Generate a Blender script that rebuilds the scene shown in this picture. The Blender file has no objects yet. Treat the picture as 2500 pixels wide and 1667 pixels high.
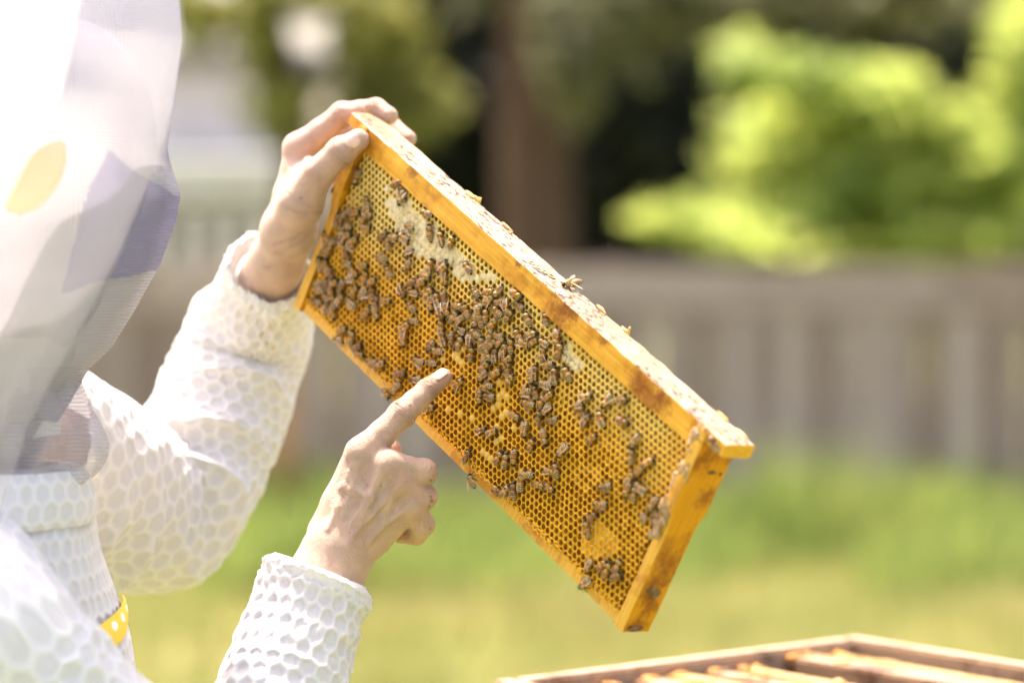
import bpy, bmesh, math, random
import numpy as np
from mathutils import Vector, Matrix, noise

# ------------------------------------------------------------------ camera, sky, sun, exposure
scene = bpy.context.scene
COL = scene.collection
F_PX, W_PX, H_PX = 7500.0, 2500.0, 1667.0          # focal length and frame in photo pixels
CAM_H = 1.60
PITCH = math.atan((833.5 - 640.0) / F_PX)          # horizon sits a little above the middle
cam_d = bpy.data.cameras.new('camera')
cam = bpy.data.objects.new('camera', cam_d)
COL.objects.link(cam)
cam.location = (0, 0, CAM_H)
cam.rotation_euler = (math.pi / 2 - PITCH, 0, 0)
cam_d.sensor_width = 36
cam_d.lens = 36 * F_PX / W_PX
cam_d.clip_start = 0.05
cam_d.clip_end = 900
cam_d.dof.use_dof = True
cam_d.dof.focus_distance = 2.205
cam_d.dof.aperture_fstop = 3.1
cam_d.dof.aperture_blades = 0
scene.camera = cam

SUN_TO = Vector((-0.22, 0.36, 0.90)).normalized()  # towards the sun: high, behind and left
world = bpy.data.worlds.new('World')
scene.world = world
world.use_nodes = True
wn = world.node_tree.nodes
sky = wn.new('ShaderNodeTexSky')
sky.sky_type = 'NISHITA'
sky.sun_disc = False
sky.sun_elevation = math.asin(SUN_TO.z)
sky.sun_rotation = math.atan2(SUN_TO.x, SUN_TO.y)
sky.air_density = 1.0
sky.dust_density = 6.0
sky.ozone_density = 0.6
wn['Background'].inputs['Strength'].default_value = 0.15
world.node_tree.links.new(sky.outputs[0], wn['Background'].inputs['Color'])
sun_d = bpy.data.lights.new('sun', 'SUN')
sun_d.energy = 2.5
sun_d.angle = math.radians(0.53)
sun_d.color = (1.0, 0.95, 0.87)
sun = bpy.data.objects.new('sun', sun_d)
COL.objects.link(sun)
sun.rotation_euler = SUN_TO.to_track_quat('Z', 'Y').to_euler()
sun.location = SUN_TO * 30
vs = scene.view_settings
vs.view_transform = 'Standard'
vs.look = 'None'
vs.gamma = 1
vs.use_curve_mapping = False
vs.exposure = 2.0
vs.use_white_balance = True
vs.white_balance_temperature = 7000
vs.white_balance_tint = 17
scene.cycles.use_denoising = True
scene.cycles.use_adaptive_sampling = True
scene.cycles.adaptive_threshold = 0.03
scene.cycles.max_bounces = 6
scene.cycles.transparent_max_bounces = 12
scene.cycles.sample_clamp_indirect = 6

# ------------------------------------------------------------------ small helpers
FWD = Vector((0, math.cos(PITCH), -math.sin(PITCH)))
UPV = Vector((0, math.sin(PITCH), math.cos(PITCH)))
RGT = Vector((1, 0, 0))
CAMP = Vector((0, 0, CAM_H))

def P(x, y, d):
    """photo point (x, y) at depth d metres -> place in the world"""
    return CAMP + RGT * ((x - 1250) / F_PX * d) - UPV * ((y - 833.5) / F_PX * d) + FWD * d

def C2W(v):
    return CAMP + RGT * v[0] - UPV * v[1] + FWD * v[2]

def link(o, parent=None):
    COL.objects.link(o)
    if parent is not None:
        o.parent = parent
    return o

def empty(name, m=None, label=None, cat=None, group=None):
    o = bpy.data.objects.new(name, None)
    o.empty_display_size = 0.05
    COL.objects.link(o)
    if m is not None:
        o.matrix_world = m
    return tag(o, label, cat, group)

def tag(o, label=None, cat=None, group=None, kind=None):
    if label: o['label'] = label
    if cat: o['category'] = cat
    if group: o['group'] = group
    if kind: o['kind'] = kind
    return o

def mesh_np(name, verts, faces, mats=(), smooth=True, col=None, uv=None, mat_idx=None, extra=None):
    """faces: (n,3) or (n,4) array, or list of such arrays"""
    if not isinstance(faces, (list, tuple)):
        faces = [faces]
    faces = [np.asarray(f, dtype=np.int32) for f in faces if len(f)]
    me = bpy.data.meshes.new(name)
    verts = np.asarray(verts, dtype=np.float32)
    nl = sum(f.size for f in faces)
    nf = sum(len(f) for f in faces)
    me.vertices.add(len(verts))
    me.vertices.foreach_set('co', verts.ravel())
    me.loops.add(nl)
    me.polygons.add(nf)
    loops = np.concatenate([f.ravel() for f in faces])
    tot = np.concatenate([np.full(len(f), f.shape[1], np.int32) for f in faces])
    st = np.concatenate([[0], np.cumsum(tot)[:-1]]).astype(np.int32)
    me.loops.foreach_set('vertex_index', loops)
    me.polygons.foreach_set('loop_start', st)
    me.polygons.foreach_set('loop_total', tot)
    if mat_idx is not None:
        me.polygons.foreach_set('material_index', np.asarray(mat_idx, np.int32))
    me.update(calc_edges=True)
    me.polygons.foreach_set('use_smooth', np.full(nf, smooth))
    if col is not None:
        a = me.attributes.new('col', 'FLOAT_COLOR', 'POINT')
        c = np.ones((len(verts), 4), np.float32)
        c[:, :3] = col
        a.data.foreach_set('color', c.ravel())
    if extra is not None:
        for k, v in extra.items():
            a = me.attributes.new(k, 'FLOAT', 'POINT')
            a.data.foreach_set('value', np.asarray(v, np.float32))
    if uv is not None:
        l = me.uv_layers.new(name='UVMap')
        l.data.foreach_set('uv', np.asarray(uv, np.float32)[loops].ravel())
    for m in mats:
        me.materials.append(m)
    me.validate()
    return me

def obj_np(name, verts, faces, mats=(), parent=None, **kw):
    return link(bpy.data.objects.new(name, mesh_np(name, verts, faces, mats, **kw)), parent)

def bm_obj(name, bm, mats, parent=None, smooth=False):
    me = bpy.data.meshes.new(name)
    bm.normal_update()
    bm.to_mesh(me); bm.free()
    for m in (mats if isinstance(mats, (list, tuple)) else [mats]):
        me.materials.append(m)
    if smooth:
        me.polygons.foreach_set('use_smooth', np.full(len(me.polygons), True))
    return link(bpy.data.objects.new(name, me), parent)

def bm_box(bm, x0, x1, y0, y1, z0, z1, bevel=0.0, segs=2):
    r = bmesh.ops.create_cube(bm, size=1.0)
    for v in r['verts']:
        v.co = Vector(((x0 + x1) / 2 + v.co.x * (x1 - x0), (y0 + y1) / 2 + v.co.y * (y1 - y0), (z0 + z1) / 2 + v.co.z * (z1 - z0)))
    if bevel:
        es = list({e for v in r['verts'] for e in v.link_edges})
        bmesh.ops.bevel(bm, geom=es, offset=bevel, segments=segs, affect='EDGES')

def tube_np(pts, rad, segs=10, caps=True):
    """tube along points -> verts, quads list"""
    pts = [Vector(p) for p in pts]
    n = len(pts)
    V = []
    t0 = (pts[1] - pts[0]).normalized()
    ref = Vector((0, 0, 1)) if abs(t0.z) < 0.9 else Vector((1, 0, 0))
    nx = (ref - t0 * ref.dot(t0)).normalized()
    for i in range(n):
        t = (pts[min(i + 1, n - 1)] - pts[max(i - 1, 0)]).normalized()
        nx = (nx - t * nx.dot(t)).normalized()
        ny = t.cross(nx)
        for k in range(segs):
            a = 2 * math.pi * k / segs
            V.append(pts[i] + (nx * math.cos(a) + ny * math.sin(a)) * rad[i])
    Fq = []
    for i in range(n - 1):
        for k in range(segs):
            k2 = (k + 1) % segs
            Fq.append((i * segs + k, i * segs + k2, (i + 1) * segs + k2, (i + 1) * segs + k))
    Ft = []
    if caps:
        V.append(pts[0]); V.append(pts[-1])
        for k in range(segs):
            k2 = (k + 1) % segs
            Ft.append((len(V) - 2, k2, k))
            Ft.append((len(V) - 1, (n - 1) * segs + k, (n - 1) * segs + k2))
    return np.array([tuple(v) for v in V]), np.array(Fq), np.array(Ft).reshape(-1, 3)

# ------------------------------------------------------------------ node helpers
class NT:
    def __init__(s, name):
        s.m = bpy.data.materials.new(name)
        s.m.use_nodes = True
        s.t = s.m.node_tree
        s.t.nodes.clear()
        s.out = s.t.nodes.new('ShaderNodeOutputMaterial')
    def n(s, typ, **kw):
        nd = s.t.nodes.new('ShaderNode' + typ)
        for k, v in kw.items():
            setattr(nd, k, v)
        return nd
    def l(s, a, b):
        s.t.links.new(a, b)
    def put(s, sock, v):
        if hasattr(v, 'is_linked') or isinstance(v, bpy.types.NodeSocket):
            s.l(v, sock)
        elif isinstance(v, (tuple, list)) and len(v) == 3 and sock.type == 'RGBA':
            sock.default_value = (*v, 1)
        else:
            sock.default_value = v
    def math(s, op, a, b=None, c=None, clamp=False):
        nd = s.n('Math', operation=op, use_clamp=clamp)
        s.put(nd.inputs[0], a)
        if b is not None: s.put(nd.inputs[1], b)
        if c is not None: s.put(nd.inputs[2], c)
        return nd.outputs[0]
    def mix(s, f, a, b, blend='MIX'):
        nd = s.n('Mix', data_type='RGBA', blend_type=blend)
        s.put(nd.inputs[0], f); s.put(nd.inputs[6], a); s.put(nd.inputs[7], b)
        return nd.outputs[2]
    def coord(s, obj=None, scale=(1, 1, 1), out='Object', rot=(0, 0, 0)):
        tc = s.n('TexCoord')
        if obj is not None: tc.object = obj
        mp = s.n('Mapping')
        mp.inputs['Scale'].default_value = scale
        mp.inputs['Rotation'].default_value = rot
        s.l(tc.outputs[out], mp.inputs[0])
        return mp.outputs[0]
    def noise(s, vec, scale, detail=4, rough=0.55, dist=0.0):
        nd = s.n('TexNoise')
        s.l(vec, nd.inputs['Vector'])
        nd.inputs['Scale'].default_value = scale
        nd.inputs['Detail'].default_value = detail
        nd.inputs['Roughness'].default_value = rough
        nd.inputs['Distortion'].default_value = dist
        return nd.outputs[0]
    def ramp(s, f, lo, hi):
        nd = s.n('MapRange')
        nd.interpolation_type = 'SMOOTHSTEP'
        s.put(nd.inputs[0], f); nd.inputs[1].default_value = lo; nd.inputs[2].default_value = hi
        return nd.outputs[0]
    def bump(s, h, strength=0.3, dist=0.001):
        nd = s.n('Bump')
        nd.inputs['Strength'].default_value = strength
        nd.inputs['Distance'].default_value = dist
        s.l(h, nd.inputs['Height'])
        return nd.outputs[0]
    def attr(s, name, out='Color'):
        nd = s.n('Attribute'); nd.attribute_name = name
        return nd.outputs[out]
    def bsdf(s, color, rough=0.6, normal=None, spec=0.5, sss=0.0, sss_scale=0.01, sss_rad=(1, 0.4, 0.2), sheen=0.0, coat=0.0):
        b = s.n('BsdfPrincipled')
        s.put(b.inputs['Base Color'], color)
        s.put(b.inputs['Roughness'], rough)
        b.inputs['Specular IOR Level'].default_value = spec
        if normal is not None: s.l(normal, b.inputs['Normal'])
        if sss:
            b.inputs['Subsurface Weight'].default_value = sss
            b.inputs['Subsurface Scale'].default_value = sss_scale
            b.inputs['Subsurface Radius'].default_value = sss_rad
        if sheen: b.inputs['Sheen Weight'].default_value = sheen
        if coat: b.inputs['Coat Weight'].default_value = coat
        return b.outputs[0]
    def mixs(s, f, a, b):
        nd = s.n('MixShader')
        s.put(nd.inputs[0], f); s.l(a, nd.inputs[1]); s.l(b, nd.inputs[2])
        return nd.outputs[0]
    def translucent(s, color, normal=None):
        nd = s.n('BsdfTranslucent'); s.put(nd.inputs[0], color)
        return nd.outputs[0]
    def transparent(s, color=(1, 1, 1)):
        nd = s.n('BsdfTransparent'); s.put(nd.inputs[0], color)
        return nd.outputs[0]
    def done(s, sh):
        s.l(sh, s.out.inputs['Surface'])
        return s.m

def simple(name, color, rough=0.7, scale=20.0, amount=0.25, bump=0.0, bscale=60.0, spec=0.3):
    m = NT(name)
    v = m.coord()
    n = m.noise(v, scale)
    dark = tuple(c * (1 - amount) for c in color)
    lite = tuple(min(1, c * (1 + amount)) for c in color)
    nor = m.bump(m.noise(v, bscale), bump, 0.002) if bump else None
    return m.done(m.bsdf(m.mix(m.ramp(n, 0.3, 0.7), dark, lite), rough, nor, spec))

# ------------------------------------------------------------------ the frame's own axes (x along the bars, y away from the viewer's face, z up to the top bar)
FR = np.array([[0.5462688946, 0.7557105204, 0.3612366317], [0.5028928701, 0.0489842252, -0.8629596206], [-0.6698425605, 0.6530713246, -0.3532828741]])
FT = np.array([-0.03804115955, 0.08515304995, 2.246283189])
cw = Matrix(((RGT.x, -UPV.x, FWD.x), (RGT.y, -UPV.y, FWD.y), (RGT.z, -UPV.z, FWD.z)))
FM3 = cw @ Matrix(FR.tolist())
FRAME_M = Matrix.Translation(C2W(FT)) @ FM3.to_4x4()

# ------------------------------------------------------------------ ground and grass
rng = np.random.default_rng(7)
random.seed(7)

m = NT('lawn_material')
v = m.coord()
n1 = m.noise(v, 0.55, 3); n2 = m.noise(v, 3.0, 4)
c = m.mix(m.ramp(n1, 0.3, 0.7), (0.13, 0.17, 0.035), (0.24, 0.21, 0.085))
c = m.mix(m.ramp(n2, 0.35, 0.75), c, (0.13, 0.18, 0.035))
MAT_LAWN = m.done(m.bsdf(c, 0.9, m.bump(m.noise(v, 25.0), 0.6, 0.03), 0.1))

nx_, ny_ = 60, 60
xs = np.concatenate([np.linspace(-300, -12, 8), np.linspace(-10, 10, 44), np.linspace(12, 300, 8)])
ys = np.concatenate([np.linspace(-60, -2, 6), np.linspace(0, 40, 44), np.linspace(45, 500, 10)])
gx, gy = np.meshgrid(xs, ys, indexing='ij')
gz = 0.02 * np.sin(gx * 1.7) * np.cos(gy * 1.3)
gv = np.stack([gx, gy, gz], -1).reshape(-1, 3)
ii, jj = np.meshgrid(np.arange(59), np.arange(59), indexing='ij')
q = (ii * 60 + jj).ravel()
tag(obj_np('lawn', gv, np.stack([q, q + 60, q + 61, q + 1], 1), [MAT_LAWN]), kind='structure')

def leafy_material(name, a, b, trans=0.45, rough=0.55):
    m = NT(name)
    oi = m.n('ObjectInfo')
    v = m.coord()
    f = m.ramp(m.noise(v, 1.6, 3), 0.35, 0.65)
    f2 = m.n('TexWhiteNoise'); f2.noise_dimensions = '3D'
    m.l(m.n('NewGeometry').outputs['Position'], f2.inputs['Vector'])
    col = m.mix(f, a, b)
    return m.done(m.mixs(trans, m.bsdf(col, rough, None, 0.35), m.translucent(m.mix(0.5, col, tuple(min(1, x * 1.5) for x in b)))))

MAT_GRASS = leafy_material('grass_blade_material', (0.15, 0.20, 0.04), (0.35, 0.315, 0.12), 0.4)

def blades(name, n, xr, yr, hr, wr, mat, label, clump=1.0):
    bx = rng.uniform(*xr, n); by = rng.uniform(*yr, n)
    dens = np.array([noise.noise(Vector((x * 1.1, y * 0.8, 3.0))) for x, y in zip(bx, by)])
    keep = dens > -0.6 * clump
    bx, by, dens = bx[keep], by[keep], dens[keep]
    n = len(bx)
    h = rng.uniform(*hr, n) * (1 + 2.2 * np.clip(dens, 0, 1)); w = rng.uniform(*wr, n)
    a = rng.uniform(0, 2 * np.pi, n); la = rng.uniform(0, 2 * np.pi, n); lean = rng.uniform(0.1, 0.7, n) * h
    dx, dy = np.cos(a) * w, np.sin(a) * w
    lx, ly = np.cos(la) * lean, np.sin(la) * lean
    V = np.zeros((n, 5, 3))
    V[:, 0] = np.stack([bx - dx, by - dy, 0 * h], 1)
    V[:, 1] = np.stack([bx + dx, by + dy, 0 * h], 1)
    V[:, 2] = np.stack([bx + dx * .8 + lx * .35, by + dy * .8 + ly * .35, h * .6], 1)
    V[:, 3] = np.stack([bx - dx * .8 + lx * .35, by - dy * .8 + ly * .35, h * .6], 1)
    V[:, 4] = np.stack([bx + lx, by + ly, h], 1)
    k = np.arange(n)[:, None] * 5
    o = obj_np(name, V.reshape(-1, 3), [k + np.array([[0, 1, 2, 3]]), k + np.array([[3, 2, 4]])], [mat])
    return tag(o, label, 'grass', kind='stuff')

blades('grass', 26000, (-3.2, 3.6), (10.5, 18.5), (0.05, 0.16), (0.004, 0.009), MAT_GRASS, 'short sunlit grass covering the yard below the fence')
MAT_WEED = leafy_material('weed_material', (0.10, 0.175, 0.03), (0.24, 0.29, 0.075), 0.45)
blades('tall_weeds', 15000, (-3.4, 4.2), (14.2, 18.6), (0.07, 0.30), (0.008, 0.02), MAT_WEED, 'taller weeds growing along the foot of the fence', 0.4)

# ------------------------------------------------------------------ fence
m = NT('weathered_board_material')
oi = m.n('ObjectInfo')
v = m.coord(scale=(6, 6, 0.7))
c = m.mix(m.ramp(m.noise(v, 6.0, 5), 0.3, 0.7), (0.17, 0.11, 0.075), (0.33, 0.23, 0.165))
c = m.mix(m.math('MULTIPLY', oi.outputs['Random'], 0.8), c, (0.62, 0.49, 0.39))
MAT_BOARD = m.done(m.bsdf(c, 0.85, m.bump(m.noise(v, 14.0), 0.4, 0.004), 0.2))
MAT_RAIL = simple('fence_rail_material', (0.28, 0.20, 0.15), 0.85, 8, 0.25)

FENCE_Y = 18.75
fence = empty('wooden_fence', Matrix.Translation((0, FENCE_Y, 0)), 'weathered grey board fence running behind the whole yard', 'fence')
bm = bmesh.new()
bm_box(bm, -0.0735, 0.0735, -0.011, 0.011, 0.02, 1.30, 0.004, 1)
b0 = bm_obj('board', bm, MAT_BOARD, fence)
bmesh_me = b0.data
i = 0
x = -4.6
while x < 5.0:
    o = b0 if i == 0 else link(bpy.data.objects.new('board', bmesh_me), fence)
    o.location = (x, random.uniform(-0.004, 0.004), random.uniform(-0.012, 0.012))
    o.rotation_euler = (0, random.uniform(-0.006, 0.006), 0)
    o.scale = (random.uniform(0.96, 1.0), 1, 1)
    x += 0.150; i += 1
x = -4.6; i = 0
bm = bmesh.new(); bm_box(bm, -0.6, 0.6, -0.03, 0.0, -0.07, 0.07, 0.005, 1)
r0 = None
while x < 5.0:                                         # a band of horizontal boards along the top
    for zz in (1.36, 1.505):
        if r0 is None:
            r0 = bm_obj('top_board', bm, MAT_BOARD, fence); o = r0
        else:
            o = link(bpy.data.objects.new('top_board', r0.data), fence)
        o.location = (x + 0.6, -0.006 + random.uniform(-.004, .004), zz + random.uniform(-0.008, 0.008))
    x += 1.205; i += 1
for zz in (0.35, 1.22):
    bm = bmesh.new(); bm_box(bm, -4.7, 5.1, 0.013, 0.055, zz - 0.045, zz + 0.045, 0.004, 1)
    bm_obj('rail', bm, MAT_RAIL, fence)
for px_ in (-4.2, -1.8, 0.6, 3.0, 4.8):
    bm = bmesh.new(); bm_box(bm, px_ - 0.05, px_ + 0.05, 0.057, 0.157, 0, 1.6, 0.006, 1)
    bm_obj('post', bm, MAT_RAIL, fence)

MAT_ORANGE = simple('fresh_cedar_material', (0.50, 0.25, 0.09), 0.8, 10, 0.25)
bm = bmesh.new(); bm_box(bm, -0.075, 0.075, -0.075, 0.075, 0, 0.98, 0.012, 2)
o = bm_obj('wooden_post', bm, MAT_ORANGE)
o.location = (-1.36, 18.2, 0)
tag(o, 'short orange cedar post in front of the fence, behind the raised white sleeve', 'post')

# ------------------------------------------------------------------ house behind the fence, far left
MAT_SIDING = simple('white_siding_material', (0.52, 0.49, 0.48), 0.6, 2, 0.06)
MAT_TRIM = simple('white_trim_material', (0.66, 0.63, 0.61), 0.55, 3, 0.05)
MAT_PICKET = simple('grey_picket_material', (0.68, 0.62, 0.61), 0.7, 5, 0.12)
MAT_ROOF = simple('shingle_material', (0.22, 0.20, 0.20), 0.9, 30, 0.3)
HX0, HX1, HY = -9.0, -2.25, 31.0
house = empty('white_house', Matrix.Translation((-5.6, HY, 0)), 'white house with a porch roof and grey railing behind the fence', 'house')
L = lambda x: x + 5.6
nb = 22
MAT_PORCH_SHADE = simple('porch_shade_material', (0.20, 0.17, 0.16), 0.8, 3, 0.2)  # shade of the porch recess, put into the lower siding's colour
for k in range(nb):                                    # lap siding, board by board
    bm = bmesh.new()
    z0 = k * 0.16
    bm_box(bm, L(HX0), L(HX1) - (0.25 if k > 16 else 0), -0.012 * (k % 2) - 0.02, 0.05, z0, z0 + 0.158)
    bm_obj('siding_board', bm, MAT_SIDING if k > 13 else MAT_PORCH_SHADE, house)
bm = bmesh.new(); bm_box(bm, L(HX0), L(HX1), 0.06, 3.0, 0, 3.5); bm_obj('wall', bm, MAT_SIDING, house)
bm = bmesh.new(); bm_box(bm, L(HX0) - .1, L(HX1) + .12, -1.5, -0.03, 2.22, 2.62, 0.02, 1); bm_obj('porch_roof', bm, MAT_TRIM, house)
bm = bmesh.new(); bm_box(bm, L(HX0) - .1, L(HX1) + .3, -0.3, 3.2, 3.54, 3.74, 0.02, 1); bm_obj('roof', bm, MAT_ROOF, house)
bm = bmesh.new(); bm_box(bm, L(HX0), L(HX1), -1.45, -1.38, 2.06, 2.14, 0.01, 1); bm_obj('railing_cap', bm, MAT_TRIM, house)
x = HX0; pk = None
while x < HX1:
    if pk is None:
        bm = bmesh.new(); bm_box(bm, -0.08, 0.08, -0.012, 0.012, 1.15, 2.05, 0.004, 1)
        pk = bm_obj('picket', bm, MAT_PICKET, house); o = pk
    else:
        o = link(bpy.data.objects.new('picket', pk.data), house)
    o.location = (L(x), -1.415, 0)
    x += 0.29
for xx in (-8.9, -5.6, -2.35):
    bm = bmesh.new(); bm_box(bm, L(xx) - .07, L(xx) + .07, -1.36, -1.22, 0, 2.2, 0.01, 1); bm_obj('porch_post', bm, MAT_TRIM, house)

# ------------------------------------------------------------------ trees
def leaves_mesh(name, clumps, size, mat, seed, flat=0.5, aspect=0.5):
    """clumps: (centre, radii, count). Real leaf faces scattered through each clump's volume."""
    r = np.random.default_rng(seed)
    Vs, Fs, base = [], [], 0
    for (cx, cy, cz), (rx, ry, rz), cnt in clumps:
        d = r.normal(size=(cnt, 3)); d /= np.linalg.norm(d, axis=1)[:, None]
        rad = r.uniform(0, 1, cnt) ** 0.45
        wob = 1 + 0.35 * np.sin(d[:, 0] * 5 + cx * 3) * np.cos(d[:, 2] * 6 + cz * 2) + 0.15 * r.normal(size=cnt)
        p = d * (rad * wob)[:, None] * np.array([rx, ry, rz]) + np.array([cx, cy, cz])
        nrm = r.normal(size=(cnt, 3)); nrm[:, 2] += flat * 3; nrm /= np.linalg.norm(nrm, axis=1)[:, None]
        t = np.cross(nrm, r.normal(size=(cnt, 3))); t /= np.linalg.norm(t, axis=1)[:, None] + 1e-9
        bt = np.cross(nrm, t)
        s = size * r.uniform(0.6, 1.3, cnt)[:, None]
        q = np.stack([p - t * s, p + bt * s * aspect + nrm * s * .15, p + t * s, p - bt * s * aspect + nrm * s * .15], 1)
        Vs.append(q.reshape(-1, 3))
        Fs.append(base + np.arange(cnt)[:, None] * 4 + np.array([[0, 1, 2, 3]]))
        base += cnt * 4
    return np.concatenate(Vs), np.concatenate(Fs)

m = NT('bark_material')
v = m.coord(scale=(6, 6, 1))
n = m.noise(v, 5, 6, 0.65)
MAT_BARK = m.done(m.bsdf(m.mix(m.ramp(n, 0.35, 0.7), (0.07, 0.042, 0.027), (0.19, 0.12, 0.08)), 0.95, m.bump(n, 1.0, 0.05), 0.1))

def tree(name, label, base, trunk_h, trunk_r, clumps, size, mat, seed, flat=0.4, group=None, limbs=True):
    root = empty(name, Matrix.Translation(base), label, 'tree', group)
    bx, by, bz = base
    pts = [(0.06 * math.sin(k * 1.3) * trunk_r, 0.05 * math.cos(k), trunk_h * k / 7 - 0.1) for k in range(8)]
    rr = [trunk_r * (1.35 if k == 0 else 1.08 if k == 1 else 1 - 0.07 * k) for k in range(8)]
    V, q, t = tube_np(pts, rr, 16)
    tr = obj_np('trunk', V, [q, t], [MAT_BARK], root)
    if limbs:
        r = random.Random(seed)
        for k, (c, rad, cnt) in enumerate(clumps[:9]):
            cx, cy, cz = c[0] - bx, c[1] - by, c[2] - bz
            h0 = min(trunk_h * 0.95, max(trunk_h * 0.35, cz - 0.8 * abs(cx)))
            pts = []
            for s in range(6):
                f = s / 5
                pts.append((cx * f + 0.1 * math.sin(f * 6 + k) * f, cy * f, h0 + (cz - h0) * f ** 0.8))
            V, q, t = tube_np(pts, [trunk_r * 0.38 * (1 - 0.85 * s / 5) for s in range(6)], 7)
            obj_np('limb', V, [q, t], [MAT_BARK], tr)
    V, f = leaves_mesh('crown', clumps, size, mat, seed, flat)
    V = V - np.array(base)
    obj_np('crown', V, f, [mat], root, smooth=False)
    return root

def W(x, y, d):
    return tuple(P(x, y, d))

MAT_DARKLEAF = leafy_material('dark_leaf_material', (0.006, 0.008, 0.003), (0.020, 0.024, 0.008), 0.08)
MAT_OLIVE = leafy_material('olive_leaf_material', (0.11, 0.125, 0.025), (0.30, 0.30, 0.075), 0.4)
MAT_GREY = leafy_material('grey_green_leaf_material', (0.08, 0.09, 0.04), (0.20, 0.20, 0.10), 0.3)
MAT_LIME = leafy_material('lime_leaf_material', (0.20, 0.30, 0.05), (0.46, 0.52, 0.14), 0.5)

def px_clump(x, y, d, rx, ry, n, depth=0.5):
    """clump centred on photo point, radii given in photo pixels"""
    return (W(x, y, d), (rx / F_PX * d, depth, ry / F_PX * d), n)

# tall dark evergreens that close the view in the middle and on the right
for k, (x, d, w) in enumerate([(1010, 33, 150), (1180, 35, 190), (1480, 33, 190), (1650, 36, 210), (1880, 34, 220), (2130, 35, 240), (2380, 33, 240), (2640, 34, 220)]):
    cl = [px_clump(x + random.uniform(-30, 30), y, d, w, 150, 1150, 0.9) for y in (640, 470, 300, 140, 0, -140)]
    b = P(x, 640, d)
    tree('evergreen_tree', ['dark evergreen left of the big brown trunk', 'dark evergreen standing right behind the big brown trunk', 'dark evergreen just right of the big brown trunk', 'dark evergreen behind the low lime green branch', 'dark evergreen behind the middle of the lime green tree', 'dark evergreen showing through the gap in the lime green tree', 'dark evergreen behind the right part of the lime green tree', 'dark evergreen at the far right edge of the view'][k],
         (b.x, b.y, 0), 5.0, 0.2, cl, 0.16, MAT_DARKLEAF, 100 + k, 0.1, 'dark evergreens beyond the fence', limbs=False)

b = P(1305, 640, 25)
tree('old_tree', 'big old tree with a thick brown trunk behind the fence', (b.x, b.y, 0), 7.0, 0.36,
     [px_clump(1450, 60, 24, 140, 140, 560), px_clump(1400, 190, 24, 70, 110, 260), px_clump(1600, -20, 24.5, 190, 130, 900), px_clump(1330, -120, 25, 300, 120, 1500), px_clump(1850, 10, 25, 170, 90, 700), px_clump(2150, -30, 25, 200, 110, 700)],
     0.10, MAT_GREY, 31, 0.3, limbs=False)
b = P(760, 640, 27)
tree('olive_tree', 'loose olive green tree with sky showing through, left of the frame', (b.x - .2, b.y, 0), 3.6, 0.13,
     [px_clump(470, 30, 27, 110, 100, 420), px_clump(640, 60, 27, 70, 150, 420), px_clump(700, 0, 27, 160, 60, 420), px_clump(920, 80, 27, 110, 140, 900), px_clump(1010, 260, 27, 100, 90, 600), px_clump(870, 290, 27, 70, 110, 420), px_clump(690, 270, 27, 90, 90, 380)],
     0.10, MAT_OLIVE, 41, 0.3)
b = P(2230, 640, 20.5)
tree('lime_tree', 'bright lime green young tree overhanging the fence', (b.x, b.y, 0), 2.6, 0.08,
     [px_clump(1900, 185, 20, 130, 65, 260), px_clump(2100, 235, 20, 180, 80, 420), px_clump(2270, 330, 20, 170, 80, 380), px_clump(1800, 130, 20, 50, 34, 60), px_clump(2430, 430, 19.8, 140, 110, 420),
      px_clump(2180, 470, 20, 220, 70, 420), px_clump(1900, 390, 20.4, 150, 50, 130), px_clump(1700, 535, 19.8, 150, 42, 260), px_clump(1930, 520, 20, 160, 45, 220), px_clump(2320, 590, 19.7, 210, 50, 380), px_clump(2490, 130, 19.6, 70, 170, 330), px_clump(2050, 605, 19.9, 150, 32, 150), px_clump(1830, 585, 19.2, 110, 40, 80), px_clump(1980, 300, 20.8, 200, 60, 260)],
     0.12, MAT_LIME, 51, 0.5)

# ------------------------------------------------------------------ the comb frame held in the hands
frame = empty('comb_frame', FRAME_M, 'wooden bee frame full of golden honeycomb held up between two hands', 'hive frame')
mm = 0.001
TOPZ, TB, HALF, LUG = 160.0, 19.0, 224.0, 241.0

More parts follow.
